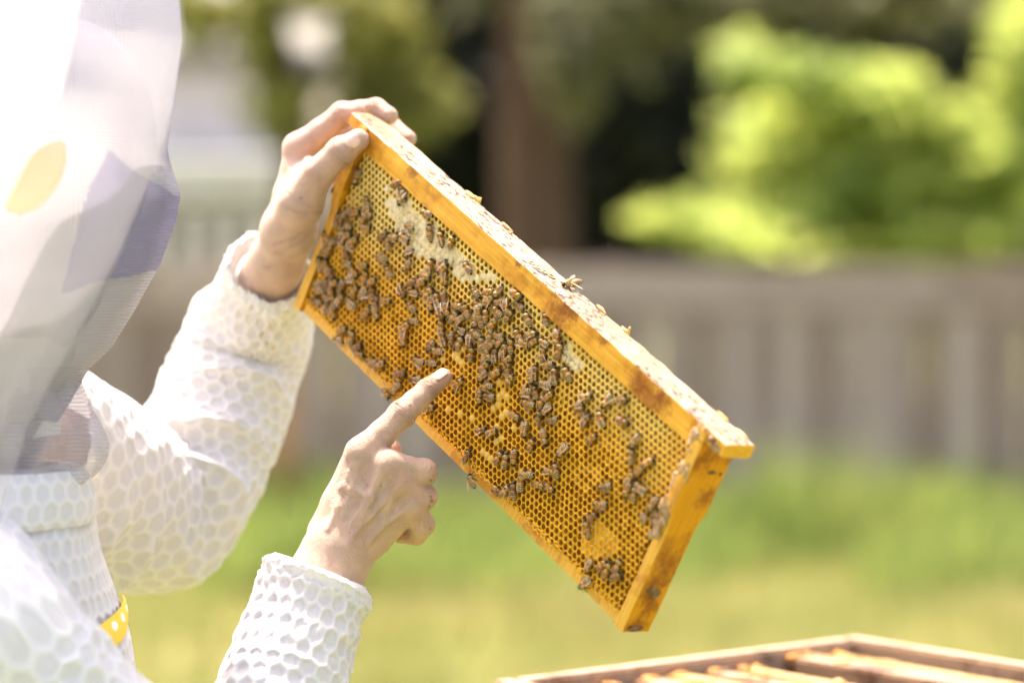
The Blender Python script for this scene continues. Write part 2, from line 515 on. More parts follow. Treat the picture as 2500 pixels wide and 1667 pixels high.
def wood(name, a, b, stain, stain_amt=0.5, grain=(1.2, 60, 60), speck=None, rough=0.5, stain_scale=16.0, spots=(), spot_col=(0.25, 0.075, 0.012)):
    m = NT(name)
    v = m.coord(frame, grain)
    vo = m.coord(frame)
    g = m.noise(v, 9.0, 5, 0.6)
    c = m.mix(m.ramp(g, 0.3, 0.7), a, b)
    w = m.noise(m.coord(frame, (grain[0] * 2.5, grain[1] * 3.5, grain[2] * 3.5)), 9.0, 2)
    c = m.mix(m.math('MULTIPLY', m.ramp(w, 0.56, 0.66), 0.35), c, tuple(x * 0.55 for x in a))
    s = m.ramp(m.noise(vo, stain_scale, 6, 0.65), 0.51, 0.64)
    c = m.mix(m.math('MULTIPLY', s, stain_amt), c, stain)
    for (sx_, sy_, sz_, sr_) in spots:                  # single propolis stains with a place of their own
        vd_ = m.n('VectorMath', operation='DISTANCE'); m.l(vo, vd_.inputs[0]); vd_.inputs[1].default_value = (sx_ * .001, sy_ * .001, sz_ * .001)
        k = m.math('ADD', m.math('DIVIDE', vd_.outputs['Value'], sr_ * .001), m.math('MULTIPLY_ADD', m.noise(vo, 150.0, 6, .75), 4.4, -2.2))
        k = m.math('SUBTRACT', 1.0, m.ramp(k, .1, 1.5))
        c = m.mix(m.math('MULTIPLY', k, .8), c, spot_col)
    if speck:
        sp = m.ramp(m.noise(m.coord(frame, (1, 2.2, 2.2)), 150.0, 3, 0.7), 0.515, 0.555)
        dn = m.ramp(m.noise(vo, 12.0, 2), 0.36, 0.52)
        c = m.mix(m.math('MULTIPLY', sp, dn), c, speck)
    fine = m.noise(vo, 900.0, 3)
    return m.done(m.bsdf(c, m.math('MULTIPLY_ADD', s, -0.15, rough), m.bump(m.math('ADD', m.math('MULTIPLY', g, 0.7), m.math('MULTIPLY', fine, 0.3)), 0.35, 0.0012), 0.18))

MAT_BARFRONT = wood('honey_stained_wood', (0.66, 0.32, 0.025), (0.80, 0.43, 0.055), (0.36, 0.11, 0.01), 0.6, spots=[(50, -14, 152, 13), (60, -14, 158, 10), (146, -14, 150, 9), (160, -14, 145, 16), (172, -14, 152, 9), (100, -14, 158, 5), (-8, -14, 158, 4), (-150, -14, 156, 6)])
MAT_BARTOP = wood('waxy_bar_top', (0.42, 0.31, 0.175), (0.50, 0.40, 0.25), (0.28, 0.15, 0.06), 0.6, speck=(0.10, 0.045, 0.03))
MAT_SIDEWOOD = wood('propolis_side_wood', (0.56, 0.22, 0.006), (0.70, 0.32, 0.012), (0.27, 0.085, 0.008), 0.6, grain=(60, 60, 1.2), stain_scale=32, spots=[(224, 2, 55, 13), (224, 4, 42, 12), (224, -3, 30, 12), (224, 3, 18, 9), (224, 0, 150, 16), (224, -12, 135, 10), (224, 9, 108, 8), (224, -2, 2, 10), (-214, -10, 128, 10), (-214, -8, 90, 8)])
MAT_SIDEFRONT = wood('side_bar_edge_wood', (0.68, 0.35, 0.04), (0.80, 0.46, 0.085), (0.45, 0.17, 0.025), 0.7, grain=(60, 60, 1.2), stain_scale=30)
MAT_PROPOLIS = wood('propolis_lump', (0.30, 0.185, 0.085), (0.46, 0.31, 0.16), (0.16, 0.07, 0.035), 0.8, grain=(30, 30, 30), stain_scale=90)

def rough_bar(name, prof_fn, xs_, mats, parent, seed, wob=0.35, face_mat=None):
    """bar lofted along x; prof_fn(x) -> closed (y,z) loop in mm"""
    r = random.Random(seed)
    V, Fq, mi = [], [], []
    n = None
    for i, x in enumerate(xs_):
        lp = prof_fn(x)
        n = len(lp)
        for (y, z) in lp:
            nz = noise.noise(Vector((x * 0.06 + seed, y * 0.2, z * 0.2)))
            V.append((x * mm, (y + wob * nz) * mm, (z + wob * noise.noise(Vector((x * 0.07, y * 0.3 + seed, z * 0.1)))) * mm))
    for i in range(len(xs_) - 1):
        for k in range(n):
            k2 = (k + 1) % n
            Fq.append((i * n + k, (i + 1) * n + k, (i + 1) * n + k2, i * n + k2))
            mi.append(face_mat(k) if face_mat else 0)
    c0 = len(V)
    for e, i in ((0, 0), (1, len(xs_) - 1)):
        lp = np.array(V[i * n:(i + 1) * n]); V.append(tuple(lp.mean(0)))
    Ft = []
    for k in range(n):
        k2 = (k + 1) % n
        Ft.append((c0, k, k2)); Ft.append((c0 + 1, (len(xs_) - 1) * n + k2, (len(xs_) - 1) * n + k))
    return obj_np(name, V, [np.array(Fq), np.array(Ft)], mats, parent, smooth=False, mat_idx=mi + [0] * len(Ft))

def rect_loop(y0, y1, z0, z1, b=0.9, sub=4):
    # from front-bottom going up the front face, over the top, down the back
    pts = [(y0, z0 + b), (y0, (z0 + z1) / 2), (y0, z1 - b), (y0 + b, z1)]
    for s in range(1, sub): pts.append((y0 + b + (y1 - y0 - 2 * b) * s / sub, z1))
    pts += [(y1 - b, z1), (y1, z1 - b), (y1, (z0 + z1) / 2), (y1, z0 + b), (y1 - b, z0), (y0 + b, z0)]
    return pts

def top_prof(x):
    ax = abs(x)
    zb = TOPZ - (TB if ax < 214.4 else 10.0)
    return rect_loop(-13.6, 13.6, zb, TOPZ)
xs_ = sorted(set([-LUG, -LUG + 1, LUG - 1, LUG, -214.5, -214.3, 214.3, 214.5] + list(np.arange(-236, 238, 4.0))))
top_bar = rough_bar('top_bar', top_prof, xs_, [MAT_BARFRONT, MAT_BARTOP], frame, 3, 0.7, lambda k: 1 if 2 <= k <= 7 else 0)

def bot_prof(x):
    return rect_loop(-9.6, 9.6, 0.0, 9.6, 0.7)
bottom_bar = rough_bar('bottom_bar', bot_prof, list(np.arange(-214.0, 214.5, 4.0)), [MAT_SIDEFRONT], frame, 5, 0.5)

# side bars: wide shoulders above, narrow below, notched round the top bar's lug
def side_bar(xa, xb):
    zs = [0.0, 1.0] + list(np.arange(4, 80, 4.0)) + [80.0, 84, 88, 92, 96, 100] + list(np.arange(104, 150, 4.0)) + [149.6]
    V, Fq, mi = [], [], []
    def half(z):
        t = min(1, max(0, (z - 82) / 18.0)); t = t * t * (3 - 2 * t)
        return 13.0 + (17.0 - 13.0) * t
    x0, x1 = min(xa, xb), max(xa, xb)
    for z in zs:
        h = half(z)
        lp = [(x0, -h + .6), (x0 + .6, -h), ((x0 + x1) / 2, -h - .1), (x1 - .6, -h), (x1, -h + .6), (x1, -h / 3), (x1, h / 3), (x1, h - .6), (x1 - .6, h), (x0 + .6, h), (x0, h - .6), (x0, 0)]
        for x, y in lp:
            nz = 0.35 * noise.noise(Vector((x * .3, y * .15, z * .08)))
            V.append(((x + nz * .5) * mm, (y + nz) * mm, z * mm))
    n = 12
    for i in range(len(zs) - 1):
        for k in range(n):
            k2 = (k + 1) % n
            Fq.append((i * n + k, i * n + k2, (i + 1) * n + k2, (i + 1) * n + k))
            mi.append(1 if k in (0, 1, 2, 3) else 0)
    c0 = len(V)
    V.append(tuple(np.mean(V[:n], 0))); V.append(tuple(np.mean(V[(len(zs) - 1) * n:(len(zs)) * n], 0)))
    Ft = []
    for k in range(n):
        k2 = (k + 1) % n
        Ft.append((c0, k2, k)); Ft.append((c0 + 1, (len(zs) - 1) * n + k, (len(zs) - 1) * n + k2))
    return obj_np('side_bar', V, [np.array(Fq), np.array(Ft)], [MAT_SIDEWOOD, MAT_SIDEFRONT], frame, smooth=False, mat_idx=mi + [0] * len(Ft))
sb_r = side_bar(214.6, 224.0)
sb_l = side_bar(-224.0, -214.6)
for sx, sb in ((1, sb_r), (-1, sb_l)):                 # the two ears that clasp the top bar
    for sy in (-1, 1):
        bm = bmesh.new()
        bm_box(bm, min(sx * 214.7, sx * 223.9) * mm, max(sx * 214.7, sx * 223.9) * mm, min(sy * 13.9, sy * 16.9) * mm, max(sy * 13.9, sy * 16.9) * mm, 149.7 * mm, 158.6 * mm, 0.8 * mm, 2)
        bm_obj('ear', bm, MAT_SIDEFRONT, sb)

def lump(name, pts, mat, parent, seed, sub=3, amp=0.35):
    """irregular lumps of wax or propolis: (x,y,z,rx,ry,rz) in mm, joined as one part"""
    if 1 < len(pts) <= 12:
        return [lump(name, [p], mat, parent, seed, sub, amp) for p in pts][0]
    Vs, Fs, base = [], [], 0
    for (x, y, z, rx, ry, rz) in pts:
        bm = bmesh.new()
        bmesh.ops.create_icosphere(bm, subdivisions=sub, radius=1.0)
        vv = []
        for v in bm.verts:
            nz = 1 + amp * noise.noise(v.co * 1.7 + Vector((x, y, z + seed))) + amp * .6 * noise.noise(v.co * 4 + Vector((z, x, seed)))
            vv.append(((x + v.co.x * rx * nz) * mm, (y + v.co.y * ry * nz) * mm, (z + v.co.z * rz * nz) * mm))
        ff = [[l.vert.index for l in f.loops] for f in bm.faces]
        bm.free()
        Vs += vv; Fs += [[a + base for a in f] for f in ff]; base += len(vv)
    o = obj_np(name, Vs, np.array(Fs), [mat], parent)
    if len(pts) > 1: o['kind'] = 'stuff'
    return o

# propolis along the front edge of the near side bar and on the lug
rr = random.Random(4)
pts = []
for k in range(34):
    z = 157 - k * 2.5 + rr.uniform(-2, 2)
    pts.append((218.6 + rr.uniform(-4.2, 3.0), -16.6 + rr.uniform(0, .5) + (1.2 if z < 92 else 0), z, rr.uniform(1.6, 4.6), rr.uniform(0.35, 0.85), rr.uniform(2.5, 6.0)))
lump('propolis', pts, MAT_PROPOLIS, sb_r, 1, amp=.6)
lump('propolis', [(233, -13, 153, 4.5, 3.0, 3.6), (228, -14, 156, 3.5, 2.6, 2.6), (237, -12.2, 152, 3, 2, 2.6)], MAT_PROPOLIS, top_bar, 2)
lump('propolis', [(224.4, 4, 128, .5, 3.6, 1.3), (224.5, 12.5, 127, .4, 1.1, 1.5), (224.5, -2, 34, .5, 5, 2.6), (224.5, 2, 30, .5, 4, 3), (224.4, -3, 2.8, .4, 7, 2.4)], simple('old_propolis_material', (0.17, 0.09, 0.05), 0.6, 300, 0.5), sb_r, 6)
for (z, y) in ((110, 2), (52, -4)):                     # nail holes in the end bar
    V, q, t = tube_np([(224.0 * mm, y * mm, z * mm), (224.35 * mm, y * mm, z * mm)], [1.1 * mm, 0.9 * mm], 10)
    obj_np('nail_head', V, [q, t], [simple('nail_material', (0.25, 0.17, 0.10), 0.5)], sb_r)

# ------------------------------------------------------------------ wax
def in_poly(x, z, poly):
    c = False
    j = len(poly) - 1
    for i in range(len(poly)):
        (xi, zi), (xj, zj) = poly[i], poly[j]
        if (zi > z) != (zj > z) and x < (xj - xi) * (z - zi) / (zj - zi) + xi: c = not c
        j = i
    return c
CAP1 = [(-174, 122), (-160, 114), (-146, 110), (-126, 107), (-117, 104), (-102, 108), (-84, 118), (-75, 116), (-58, 114), (-42, 124), (-27, 133), (-26, 139), (-45, 129), (-62, 130), (-77, 132), (-94, 134), (-103, 134), (-119, 134), (-130, 132), (-139, 133), (-156, 131), (-167, 128)]
CAP2 = [(62, 129), (68, 135), (77, 132), (84, 129), (90, 130), (87, 124), (79, 121), (70, 122)]
NECT = [(157, 46), (171, 50), (182, 48), (186, 39), (181, 31), (167, 21), (155, 22), (150, 32)]
BROOD = [(-29, 64), (-24, 66), (-35, 64), (21, 65), (24, 69), (31, 71), (24, 60), (25, 56), (31, 57), (36, 62), (34, 57), (33, 48), (49, 57), (6, 36), (37, 38), (-7, 35), (-35, 71), (-32, 74), (16, 76), (41, 41), (40, 38), (22, 25), (31, 25), (35, 25), (39, 25), (72, 31), (-47, 62), (-45, 58), (-52, 66), (-31, 35), (-18, 30), (131, 45)]

def wax(name, capped=False, honey=False, brood=False):
    m = NT(name)
    v = m.coord(frame)
    sep = m.n('SeparateXYZ'); m.l(v, sep.inputs[0])
    big = m.noise(v, 22.0, 3)
    # newer, paler wax towards the top of the comb, older golden wax below
    zf = m.math('ADD', m.math('MULTIPLY', sep.outputs['Z'], 9.0), m.math('MULTIPLY_ADD', sep.outputs['X'], -1.1, -0.45))
    f = m.ramp(m.math('ADD', zf, m.math('MULTIPLY_ADD', big, 0.8, -0.4)), 0.15, 0.95)
    c = m.mix(f, (0.88, 0.46, 0.035), (0.90, 0.70, 0.20))
    if capped:
        c = m.mix(m.ramp(m.noise(v, 160.0, 4), 0.3, 0.7), (0.78, 0.62, 0.28), (0.82, 0.71, 0.44))
        c = m.mix(m.math('MULTIPLY', m.ramp(m.noise(v, 150.0, 4, .7), 0.53, 0.62), 0.55), c, (0.42, 0.30, 0.13))
    if brood:
        c = m.mix(big, (0.80, 0.45, 0.07), (0.86, 0.58, 0.16))
    if honey:
        c = m.mix(m.ramp(m.noise(v, 140.0, 2), 0.35, 0.65), (0.32, 0.12, 0.009), (0.60, 0.28, 0.022))
        return m.done(m.mixs(.2, m.bsdf(c, 0.35, None, 0.5), m.translucent((0.7, 0.3, 0.03))))
    nor = m.bump(m.noise(v, 700.0, 3), 0.35, 0.0006)
    s = m.bsdf(c, 0.5, nor, 0.15)
    return m.done(m.mixs(0.12, s, m.translucent(c)))
MAT_WAX = wax('beeswax')
MAT_CAP = wax('white_capping_wax', capped=True)
MAT_BROODCAP = wax('brood_capping_wax', brood=True)
MAT_HONEY = wax('cell_floor', honey=True)
MAT_NECTAR = simple('nectar', (0.80, 0.50, 0.07), 0.25, 200, 0.1, spec=0.6)

MAT_TAN = simple('thin_honey', (0.50, 0.26, 0.06), 0.3, 150, 0.3, spec=0.6)
PITCH_C = 5.3
ROW = PITCH_C * math.sqrt(3) / 2
FACE_Y = -10.6

def cell_template(kind, var=0):
    """one cell: rim, wall and floor; y grows into the comb. Returns verts(mm), quads, tris, quad mats, tri mats"""
    R = PITCH_C / math.sqrt(3) * 1.004
    out = []
    for k in range(12):
        a = math.pi / 6 * k + math.pi / 2
        rad = R if k % 2 == 0 else R * math.cos(math.pi / 6)
        out.append((math.cos(a) * rad, math.sin(a) * rad, rad))
    ratio, rnd, depth = {'thin': (0.80, 0.4, 10.0), 'thick': (0.71, 0.85, 9.5), 'round': (0.66, 1.0, 8.0), 'shallow': (0.82, 0.45, 2.4), 'tan': (0.68, 1.0, 4.2), 'cap': (0, 0, 0), 'brood': (0, 0, 0)}[kind]
    ratio *= (1.0, 0.93, 1.05, 0.86)[var]; depth *= (1.0, 0.8, 1.0, 0.55)[var]
    V, Q, T, qm, tm = [], [], [], [], []
    if kind in ('cap', 'brood'):
        dome = 0.35 if kind == 'cap' else 1.1
        rings = [(1.0, 0.0), (0.72, -0.55 * dome), (0.36, -0.95 * dome)]
        for s, y in rings:
            for (x, z, r) in out: V.append((x * s, y, z * s))
        V.append((0, -dome, 0))
        mi = 1
        for i in range(2):
            for k in range(12):
                k2 = (k + 1) % 12
                Q.append((i * 12 + k, (i + 1) * 12 + k, (i + 1) * 12 + k2, i * 12 + k2)); qm.append(mi)
        for k in range(12): T.append((24 + k, 36, 24 + (k + 1) % 12)); tm.append(mi)
        return V, Q, T, qm, tm
    rin = R * math.cos(math.pi / 6) * ratio
    inn = []
    for k in range(12):
        a = math.pi / 6 * k + math.pi / 2
        hexr = out[k][2] * ratio
        r = hexr * (1 - rnd) + rin * rnd
        inn.append((math.cos(a) * r, math.sin(a) * r))
    for (x, z, r) in out: V.append((x, -0.12, z))
    for (x, z, r), (xi, zi) in zip(out, inn): V.append(((x * .4 + xi * .6), -0.04, (z * .4 + zi * .6)))
    for xi, zi in inn: V.append((xi, 0.45, zi))
    for xi, zi in inn: V.append((xi * 1.04, depth, zi * 1.04))
    V.append((0, depth + (0.9 if depth > 3 else -0.1), 0))
    for i in range(3):
        for k in range(12):
            k2 = (k + 1) % 12
            Q.append((i * 12 + k, (i + 1) * 12 + k, (i + 1) * 12 + k2, i * 12 + k2)); qm.append(0 if i < 2 or kind == 'shallow' else 1)
    for k in range(12): T.append((36 + k, 48, 36 + (k + 1) % 12)); tm.append(1)
    return V, Q, T, qm, tm

TMPL = {(k, v): cell_template(k, v) for v in range(4) for k in ('thin', 'thick', 'round', 'shallow', 'tan', 'cap', 'brood')}
KMATS = {'thin': [MAT_WAX, MAT_HONEY], 'thick': [MAT_WAX, MAT_HONEY], 'round': [MAT_WAX, MAT_HONEY], 'shallow': [MAT_WAX, MAT_NECTAR], 'tan': [MAT_WAX, MAT_TAN], 'cap': [MAT_WAX, MAT_CAP], 'brood': [MAT_WAX, MAT_BROODCAP]}
ALLM = [MAT_WAX, MAT_HONEY, MAT_NECTAR, MAT_CAP, MAT_BROODCAP, MAT_TAN]
GI = {'thin': (0, 1), 'thick': (0, 1), 'round': (0, 1), 'shallow': (0, 2), 'tan': (0, 5), 'cap': (0, 3), 'brood': (0, 4)}
cr = random.Random(11)
cells = []
row = 0
z = 141.0 - 2.4
while z > 8.4:
    x = -213.0 + (PITCH_C / 2 if row % 2 else 0) + 2.4
    while x < 212.2:
        wx = x + 1.5 * noise.noise(Vector((x * .02, z * .03, 1)))
        wz = z + 1.2 * noise.noise(Vector((x * .025, z * .03, 9)))
        wy = FACE_Y + 1.3 * noise.noise(Vector((x * .03, z * .04, 4)))
        pale = (wz / 131.0) * 0.8 - wx / 700.0 + 0.35 * noise.noise(Vector((x * .03, z * .05, 20)))
        kind = 'thin' if pale < 0.42 else 'thick'
        if wz > 128 or (wx > 95 and wz > 96 + 8 * noise.noise(Vector((x * .05, z * .05, 2)))): kind = 'round'
        if wx < -168 and wz > 96: kind = 'round'
        if kind == 'round' and wx > 60 and cr.random() < .8: kind = 'tan'
        elif kind != 'round' and wx > 120 and wz > 60 and cr.random() < .35: kind = 'tan'
        if in_poly(wx, wz, NECT): kind = 'shallow'
        if in_poly(wx, wz, CAP1) or in_poly(wx, wz, CAP2): kind = 'cap'
        elif wx > -175 and wx < -70 and wz > 103 and cr.random() < 0.12: kind = 'cap'
        if any((wx - bx) ** 2 + (wz - bz) ** 2 < 6.5 for bx, bz in BROOD): kind = 'brood'
        sc = 1.0
        cells.append((wx, wy + (cr.uniform(-.45, .25) if kind in ('cap',) else cr.uniform(-.12, .12)), wz, (kind, cr.choice((0, 0, 0, 1, 1, 2, 2, 3)))))
        x += PITCH_C
    z -= ROW; row += 1

bm = bmesh.new()
bm_box(bm, -214.3 * mm, 214.3 * mm, 0.4 * mm, 10.4 * mm, 9.9 * mm, 140.9 * mm)
comb = bm_obj('comb', bm, MAT_WAX, frame)
tag(comb, 'golden honeycomb with pale capped honey along the upper left')
cells.sort(key=lambda c: -c[0])
near, far = cells[:300], cells[300:]
shared = {}
for (x, y, z, k) in near:
    if k not in shared:
        V, Q, T, qm, tm = TMPL[k]
        shared[k] = mesh_np('cell', np.array(V) * mm, [np.array(Q), np.array(T)], KMATS[k[0]], mat_idx=qm + tm)
    o = link(bpy.data.objects.new('cell', shared[k]), comb)
    o.location = (x * mm, y * mm, z * mm)
Vs, Qs, Ts, qms, tms, base = [], [], [], [], [], 0
for (x, y, z, k) in far:
    V, Q, T, qm, tm = TMPL[k]
    Vs.append(np.array(V) + np.array([x, y, z])); Qs.append(np.array(Q) + base); Ts.append(np.array(T) + base)
    qms += [GI[k[0]][a] for a in qm]; tms += [GI[k[0]][a] for a in tm]
    base += len(V)
o = obj_np('comb_cells', np.concatenate(Vs) * mm, [np.concatenate(Qs), np.concatenate(Ts)], ALLM, comb, mat_idx=qms + tms)
tag(o, kind='stuff')

# bridges of wax and propolis where the comb meets the near end bar, and burr comb on the top bar
lump('wax_bridge', [(211, -11, 70, 3.5, 1.6, 4), (209, -11, 78, 4, 1.4, 3.2), (204, -11, 84, 4, 1.2, 3.5), (212, -11.3, 92, 3, 1.4, 5), (213, -12, 108, 2.4, 1.2, 4), (198, -10.9, 75, 4.5, .9, 3.5)], MAT_PROPOLIS, comb, 8)
bridge = []
for k in range(60):
    x = -212 + k * 7.2 + rr.uniform(-2, 2)
    bridge.append((x, -10.2 + rr.uniform(-.3, .3), 10.0 + rr.uniform(-.6, .8), rr.uniform(1.2, 3.0), .7, rr.uniform(.6, 1.5)))
lump('wax_bridge', bridge, MAT_WAX, comb, 9, sub=2)
burr = []
for k in range(46):
    x = rr.uniform(-200, 205); y = rr.uniform(-11, 12)
    burr.append((x, y, 160.1, rr.uniform(1.0, 3.4), rr.uniform(.5, 1.2), rr.uniform(.25, .7)))
lump('burr_wax', burr, MAT_BARTOP, top_bar, 12, sub=2)
MAT_BURR = simple('burr_comb_wax', (0.66, 0.42, 0.14), 0.5, 200, 0.3)
lump('burr_wax', [(-110, 12.6, 160.4, 6, 2, 1.6), (-104, 13, 161, 3, 1.4, 2), (-99.5, 13.2, 161.2, 1.6, 1, 2.6), (93, 13.2, 161.2, 1.4, 1.1, 3.2), (89, 13, 160.4, 4, 1.2, 1.3), (60, 13.2, 160.5, 5, 1, 1.4), (-60, 13.3, 160.4, 7, 1, 1), (205, 13.4, 160.2, 6, 1.2, 1.2), (226, 13.6, 159.6, 7, 1.4, 1)], MAT_BURR, top_bar, 13, amp=0.6)
lump('burr_wax', [(-1, -2, 160.0, 14, 7, .5), (-16, -7, 160, 9, 3.5, .4), (38, -6, 160, 8, 4, .4)], simple('grey_propolis_film', (0.30, 0.25, 0.23), 0.6, 150, 0.35), top_bar, 14)
for k, (x, y) in enumerate([(-4.6, -4.4), (1.6, -2.2), (8.0, -1.2), (14.0, 0.6)]):
    V, Q, T, qm, tm = TMPL[('round', 0)]
    V = np.array(V); A = np.stack([V[:, 0], V[:, 2], -V[:, 1] * .22 + .1], 1) * 1.12
    obj_np('burr_cell', (A + np.array([x, y, 160.95])) * mm, [np.array(Q)[:, ::-1], np.array(T)[:, ::-1]], [MAT_BURR, MAT_HONEY], top_bar, mat_idx=qm + tm)

# ------------------------------------------------------------------ honey bees
def bee_material(name):
    m = NT(name)
    c = m.attr('col')
    v = m.coord()
    n = m.noise(v, 2200.0, 3)
    c = m.mix(m.math('MULTIPLY', m.ramp(n, 0.35, 0.7), 0.45), c, m.mix(0.5, c, (0.03, 0.02, 0.012)))
    return m.done(m.bsdf(c, 0.5, m.bump(n, 0.5, 0.0004), 0.35))
MAT_BEE = bee_material('bee_body')
m = NT('bee_wing')
g = m.bsdf((0.74, 0.52, 0.34), 0.22, None, 0.7)
vein = m.ramp(m.noise(m.coord(scale=(1, 2.6, 1)), 900.0, 2), 0.55, 0.62)
MAT_WING = m.done(m.mixs(m.math('MULTIPLY_ADD', vein, 0.2, 0.25), m.transparent((0.95, 0.9, 0.84)), m.mixs(0.3, g, m.translucent((0.75, 0.52, 0.32)))))

m = NT('pale_bee_wing')
MAT_WING2 = m.done(m.mixs(0.55, m.transparent((0.97, 0.92, 0.88)), m.mixs(0.3, m.bsdf((0.86, 0.66, 0.50), 0.2, None, 0.8), m.translucent((0.82, 0.60, 0.42)))))

def bee_mesh(kind, bend=0.0):
    """body, legs and antennae as one skin; x towards the head, z up, feet at z = 0 (mm)"""
    prof = [(6.75, .12), (6.65, .75), (6.3, 1.35), (5.8, 1.72), (5.3, 1.62), (5.0, 1.1), (4.8, .95), (4.6, 1.3), (4.2, 1.85), (3.6, 2.2), (2.9, 2.3), (2.2, 2.15), (1.6, 1.6), (1.25, .85), (1.05, .62), (0.8, .95), (0.45, 1.6), (0, 2.05),
            (-.35, 2.2), (-.75, 2.32), (-1.1, 2.3), (-1.5, 2.42), (-1.9, 2.4), (-2.25, 2.3), (-2.65, 2.36), (-3.0, 2.3), (-3.35, 2.12), (-3.75, 2.12), (-4.1, 1.98), (-4.45, 1.72), (-4.85, 1.62), (-5.2, 1.35), (-5.6, 1.05), (-6.0, .75), (-6.4, .35), (-6.6, .06)]
    S = 14
    V, Cc = [], []
    dark = {'a': (0.022, 0.014, 0.009), 'b': (0.016, 0.011, 0.008), 'c': (0.03, 0.018, 0.01)}[kind]
    fuzz = {'a': (0.55, 0.32, 0.07), 'b': (0.34, 0.19, 0.05), 'c': (0.52, 0.34, 0.12)}[kind]
    org = {'a': (0.56, 0.24, 0.03), 'b': (0.38, 0.16, 0.03), 'c': (0.56, 0.28, 0.055)}[kind]
    pale = (0.82, 0.62, 0.30)
    def band(x):
        if x > 4.85: return (0.05, 0.035, 0.02)
        if x > 1.2: return fuzz
        if x > 0.3: return org
        k = -x
        if k < 0.9: return org
        if k < 1.3: return dark
        if k < 2.05: return org
        if k < 2.7: return dark
        if k < 3.2: return pale
        if k < 3.9: return dark
        if k < 4.4: return pale
        if k < 5.0: return dark
        if k < 5.4: return pale
        return dark
    for (x, r) in prof:
        flat = 0.8 if x > 4.9 else 0.95 if x > 1 else 0.86
        zc = 2.5 + (0.25 if 1.2 < x < 4.8 else 0) - (0.03 * (x + 0.5) ** 2 if x < 0 else 0) * (0.5 + bend) - (0.25 if x > 5 else 0)
        yc = bend * 0.05 * x * x * (1 if x < 0 else 0)
        for k in range(S):
            a = 2 * math.pi * k / S
            V.append((x * 1.04, yc + 1.1 * r * math.cos(a), zc + 1.1 * r * flat * math.sin(a)))
            c = np.array(band(x))
            if x > 5.0 and abs(math.cos(a)) > .75: c = np.array((0.008, 0.006, 0.006))
            if 1.2 < x < 4.8:
                if 2.0 < x < 4.1 and math.sin(a) > .8: c = c * .32           # bare dark back
                else: c = c * (0.85 + .3 * noise.noise(Vector((x * 3, a * 3, 1))))
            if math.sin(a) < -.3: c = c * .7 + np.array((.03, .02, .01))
            Cc.append(tuple(c))
    Q = []
    for i in range(len(prof) - 1):
        for k in range(S):
            k2 = (k + 1) % S
            Q.append((i * S + k, i * S + k2, (i + 1) * S + k2, (i + 1) * S + k))
    Vs = [np.array(V)]; Qs = [np.array(Q)]; base = len(V)
    def limb(pts, r0, r1, col):
        nonlocal base
        n = len(pts)
        v, q, t = tube_np(pts, [r0 + (r1 - r0) * i / (n - 1) for i in range(n)], 5, caps=False)
        Vs.append(v); Qs.append(q + base); base += len(v); Cc.extend([col] * len(v))
    lc = tuple(0.5 * np.array(dark) + 0.5 * np.array((0.12, 0.06, 0.02)))
    for s in (-1, 1):
        limb([(4.1, s * 1.2, 1.4), (5.2, s * 2.9, 2.1), (6.0, s * 3.4, .9), (6.7, s * 3.7, .1)], .3, .13, lc)
        limb([(3.2, s * 1.4, 1.3), (3.2, s * 3.5, 2.2), (3.0, s * 4.6, .9), (2.8, s * 5.4, .1)], .32, .13, lc)
        limb([(2.3, s * 1.3, 1.3), (1.0, s * 3.3, 2.4), (-.6, s * 4.0, 1.2), (-1.8, s * 4.4, .1)], .42, .16, lc)
        limb([(6.6, s * .5, 2.7), (7.3, s * .9, 3.3), (8.2, s * 1.5, 2.7), (9.2, s * 2.0, 2.3)], .14, .11, dark)
    return mesh_np('honey_bee', np.concatenate(Vs) * mm, np.concatenate(Qs), [MAT_BEE], col=np.array(Cc))

def wing_mesh(mat):
    L_, n = 8.8, 9
    V = []
    for i in range(n):
        t = i / (n - 1)
        x = -L_ * t
        wf = 1.3 * math.sin(math.pi * min(1, .08 + .95 * t)) ** .55 * (0.35 + .75 * t) if t < 1 else 0.15
        for yy in (-.45, 0, .55):
            V.append((x, yy * 2 * wf, .22 * math.sin(t * 3) - .12 * (yy * 2) ** 2))
    Q = [(i * 3 + k, i * 3 + k + 1, i * 3 + k + 4, i * 3 + k + 3) for i in range(n - 1) for k in range(2)]
    return mesh_np('wing', np.array(V) * mm, np.array(Q), [mat])
WING, WING2 = wing_mesh(MAT_WING), wing_mesh(MAT_WING2)
BODIES = [bee_mesh(k, b) for k in ('a', 'a', 'b', 'c') for b in (-.6, .5)]

def place_bee(M, label, k, spread, size=1.0, group='honey bees on the comb', pale=False):
    o = bpy.data.objects.new('honey_bee', BODIES[k])
    COL.objects.link(o)
    o.matrix_world = M @ Matrix.Scale(size, 4)
    tag(o, label, 'bee', group)
    for s in (-1, 1):
        w = link(bpy.data.objects.new('wing', WING2 if pale else WING), o)
        w.matrix_local = Matrix.Translation((2.5 * mm, s * 1.3 * mm, 4.55 * mm)) @ Matrix.Rotation(s * -spread, 4, 'Z') @ Matrix.Rotation(-0.10 - 0.3 * max(0, spread - .5), 4, 'Y') @ Matrix.Rotation(s * 0.25, 4, 'X')
    return o

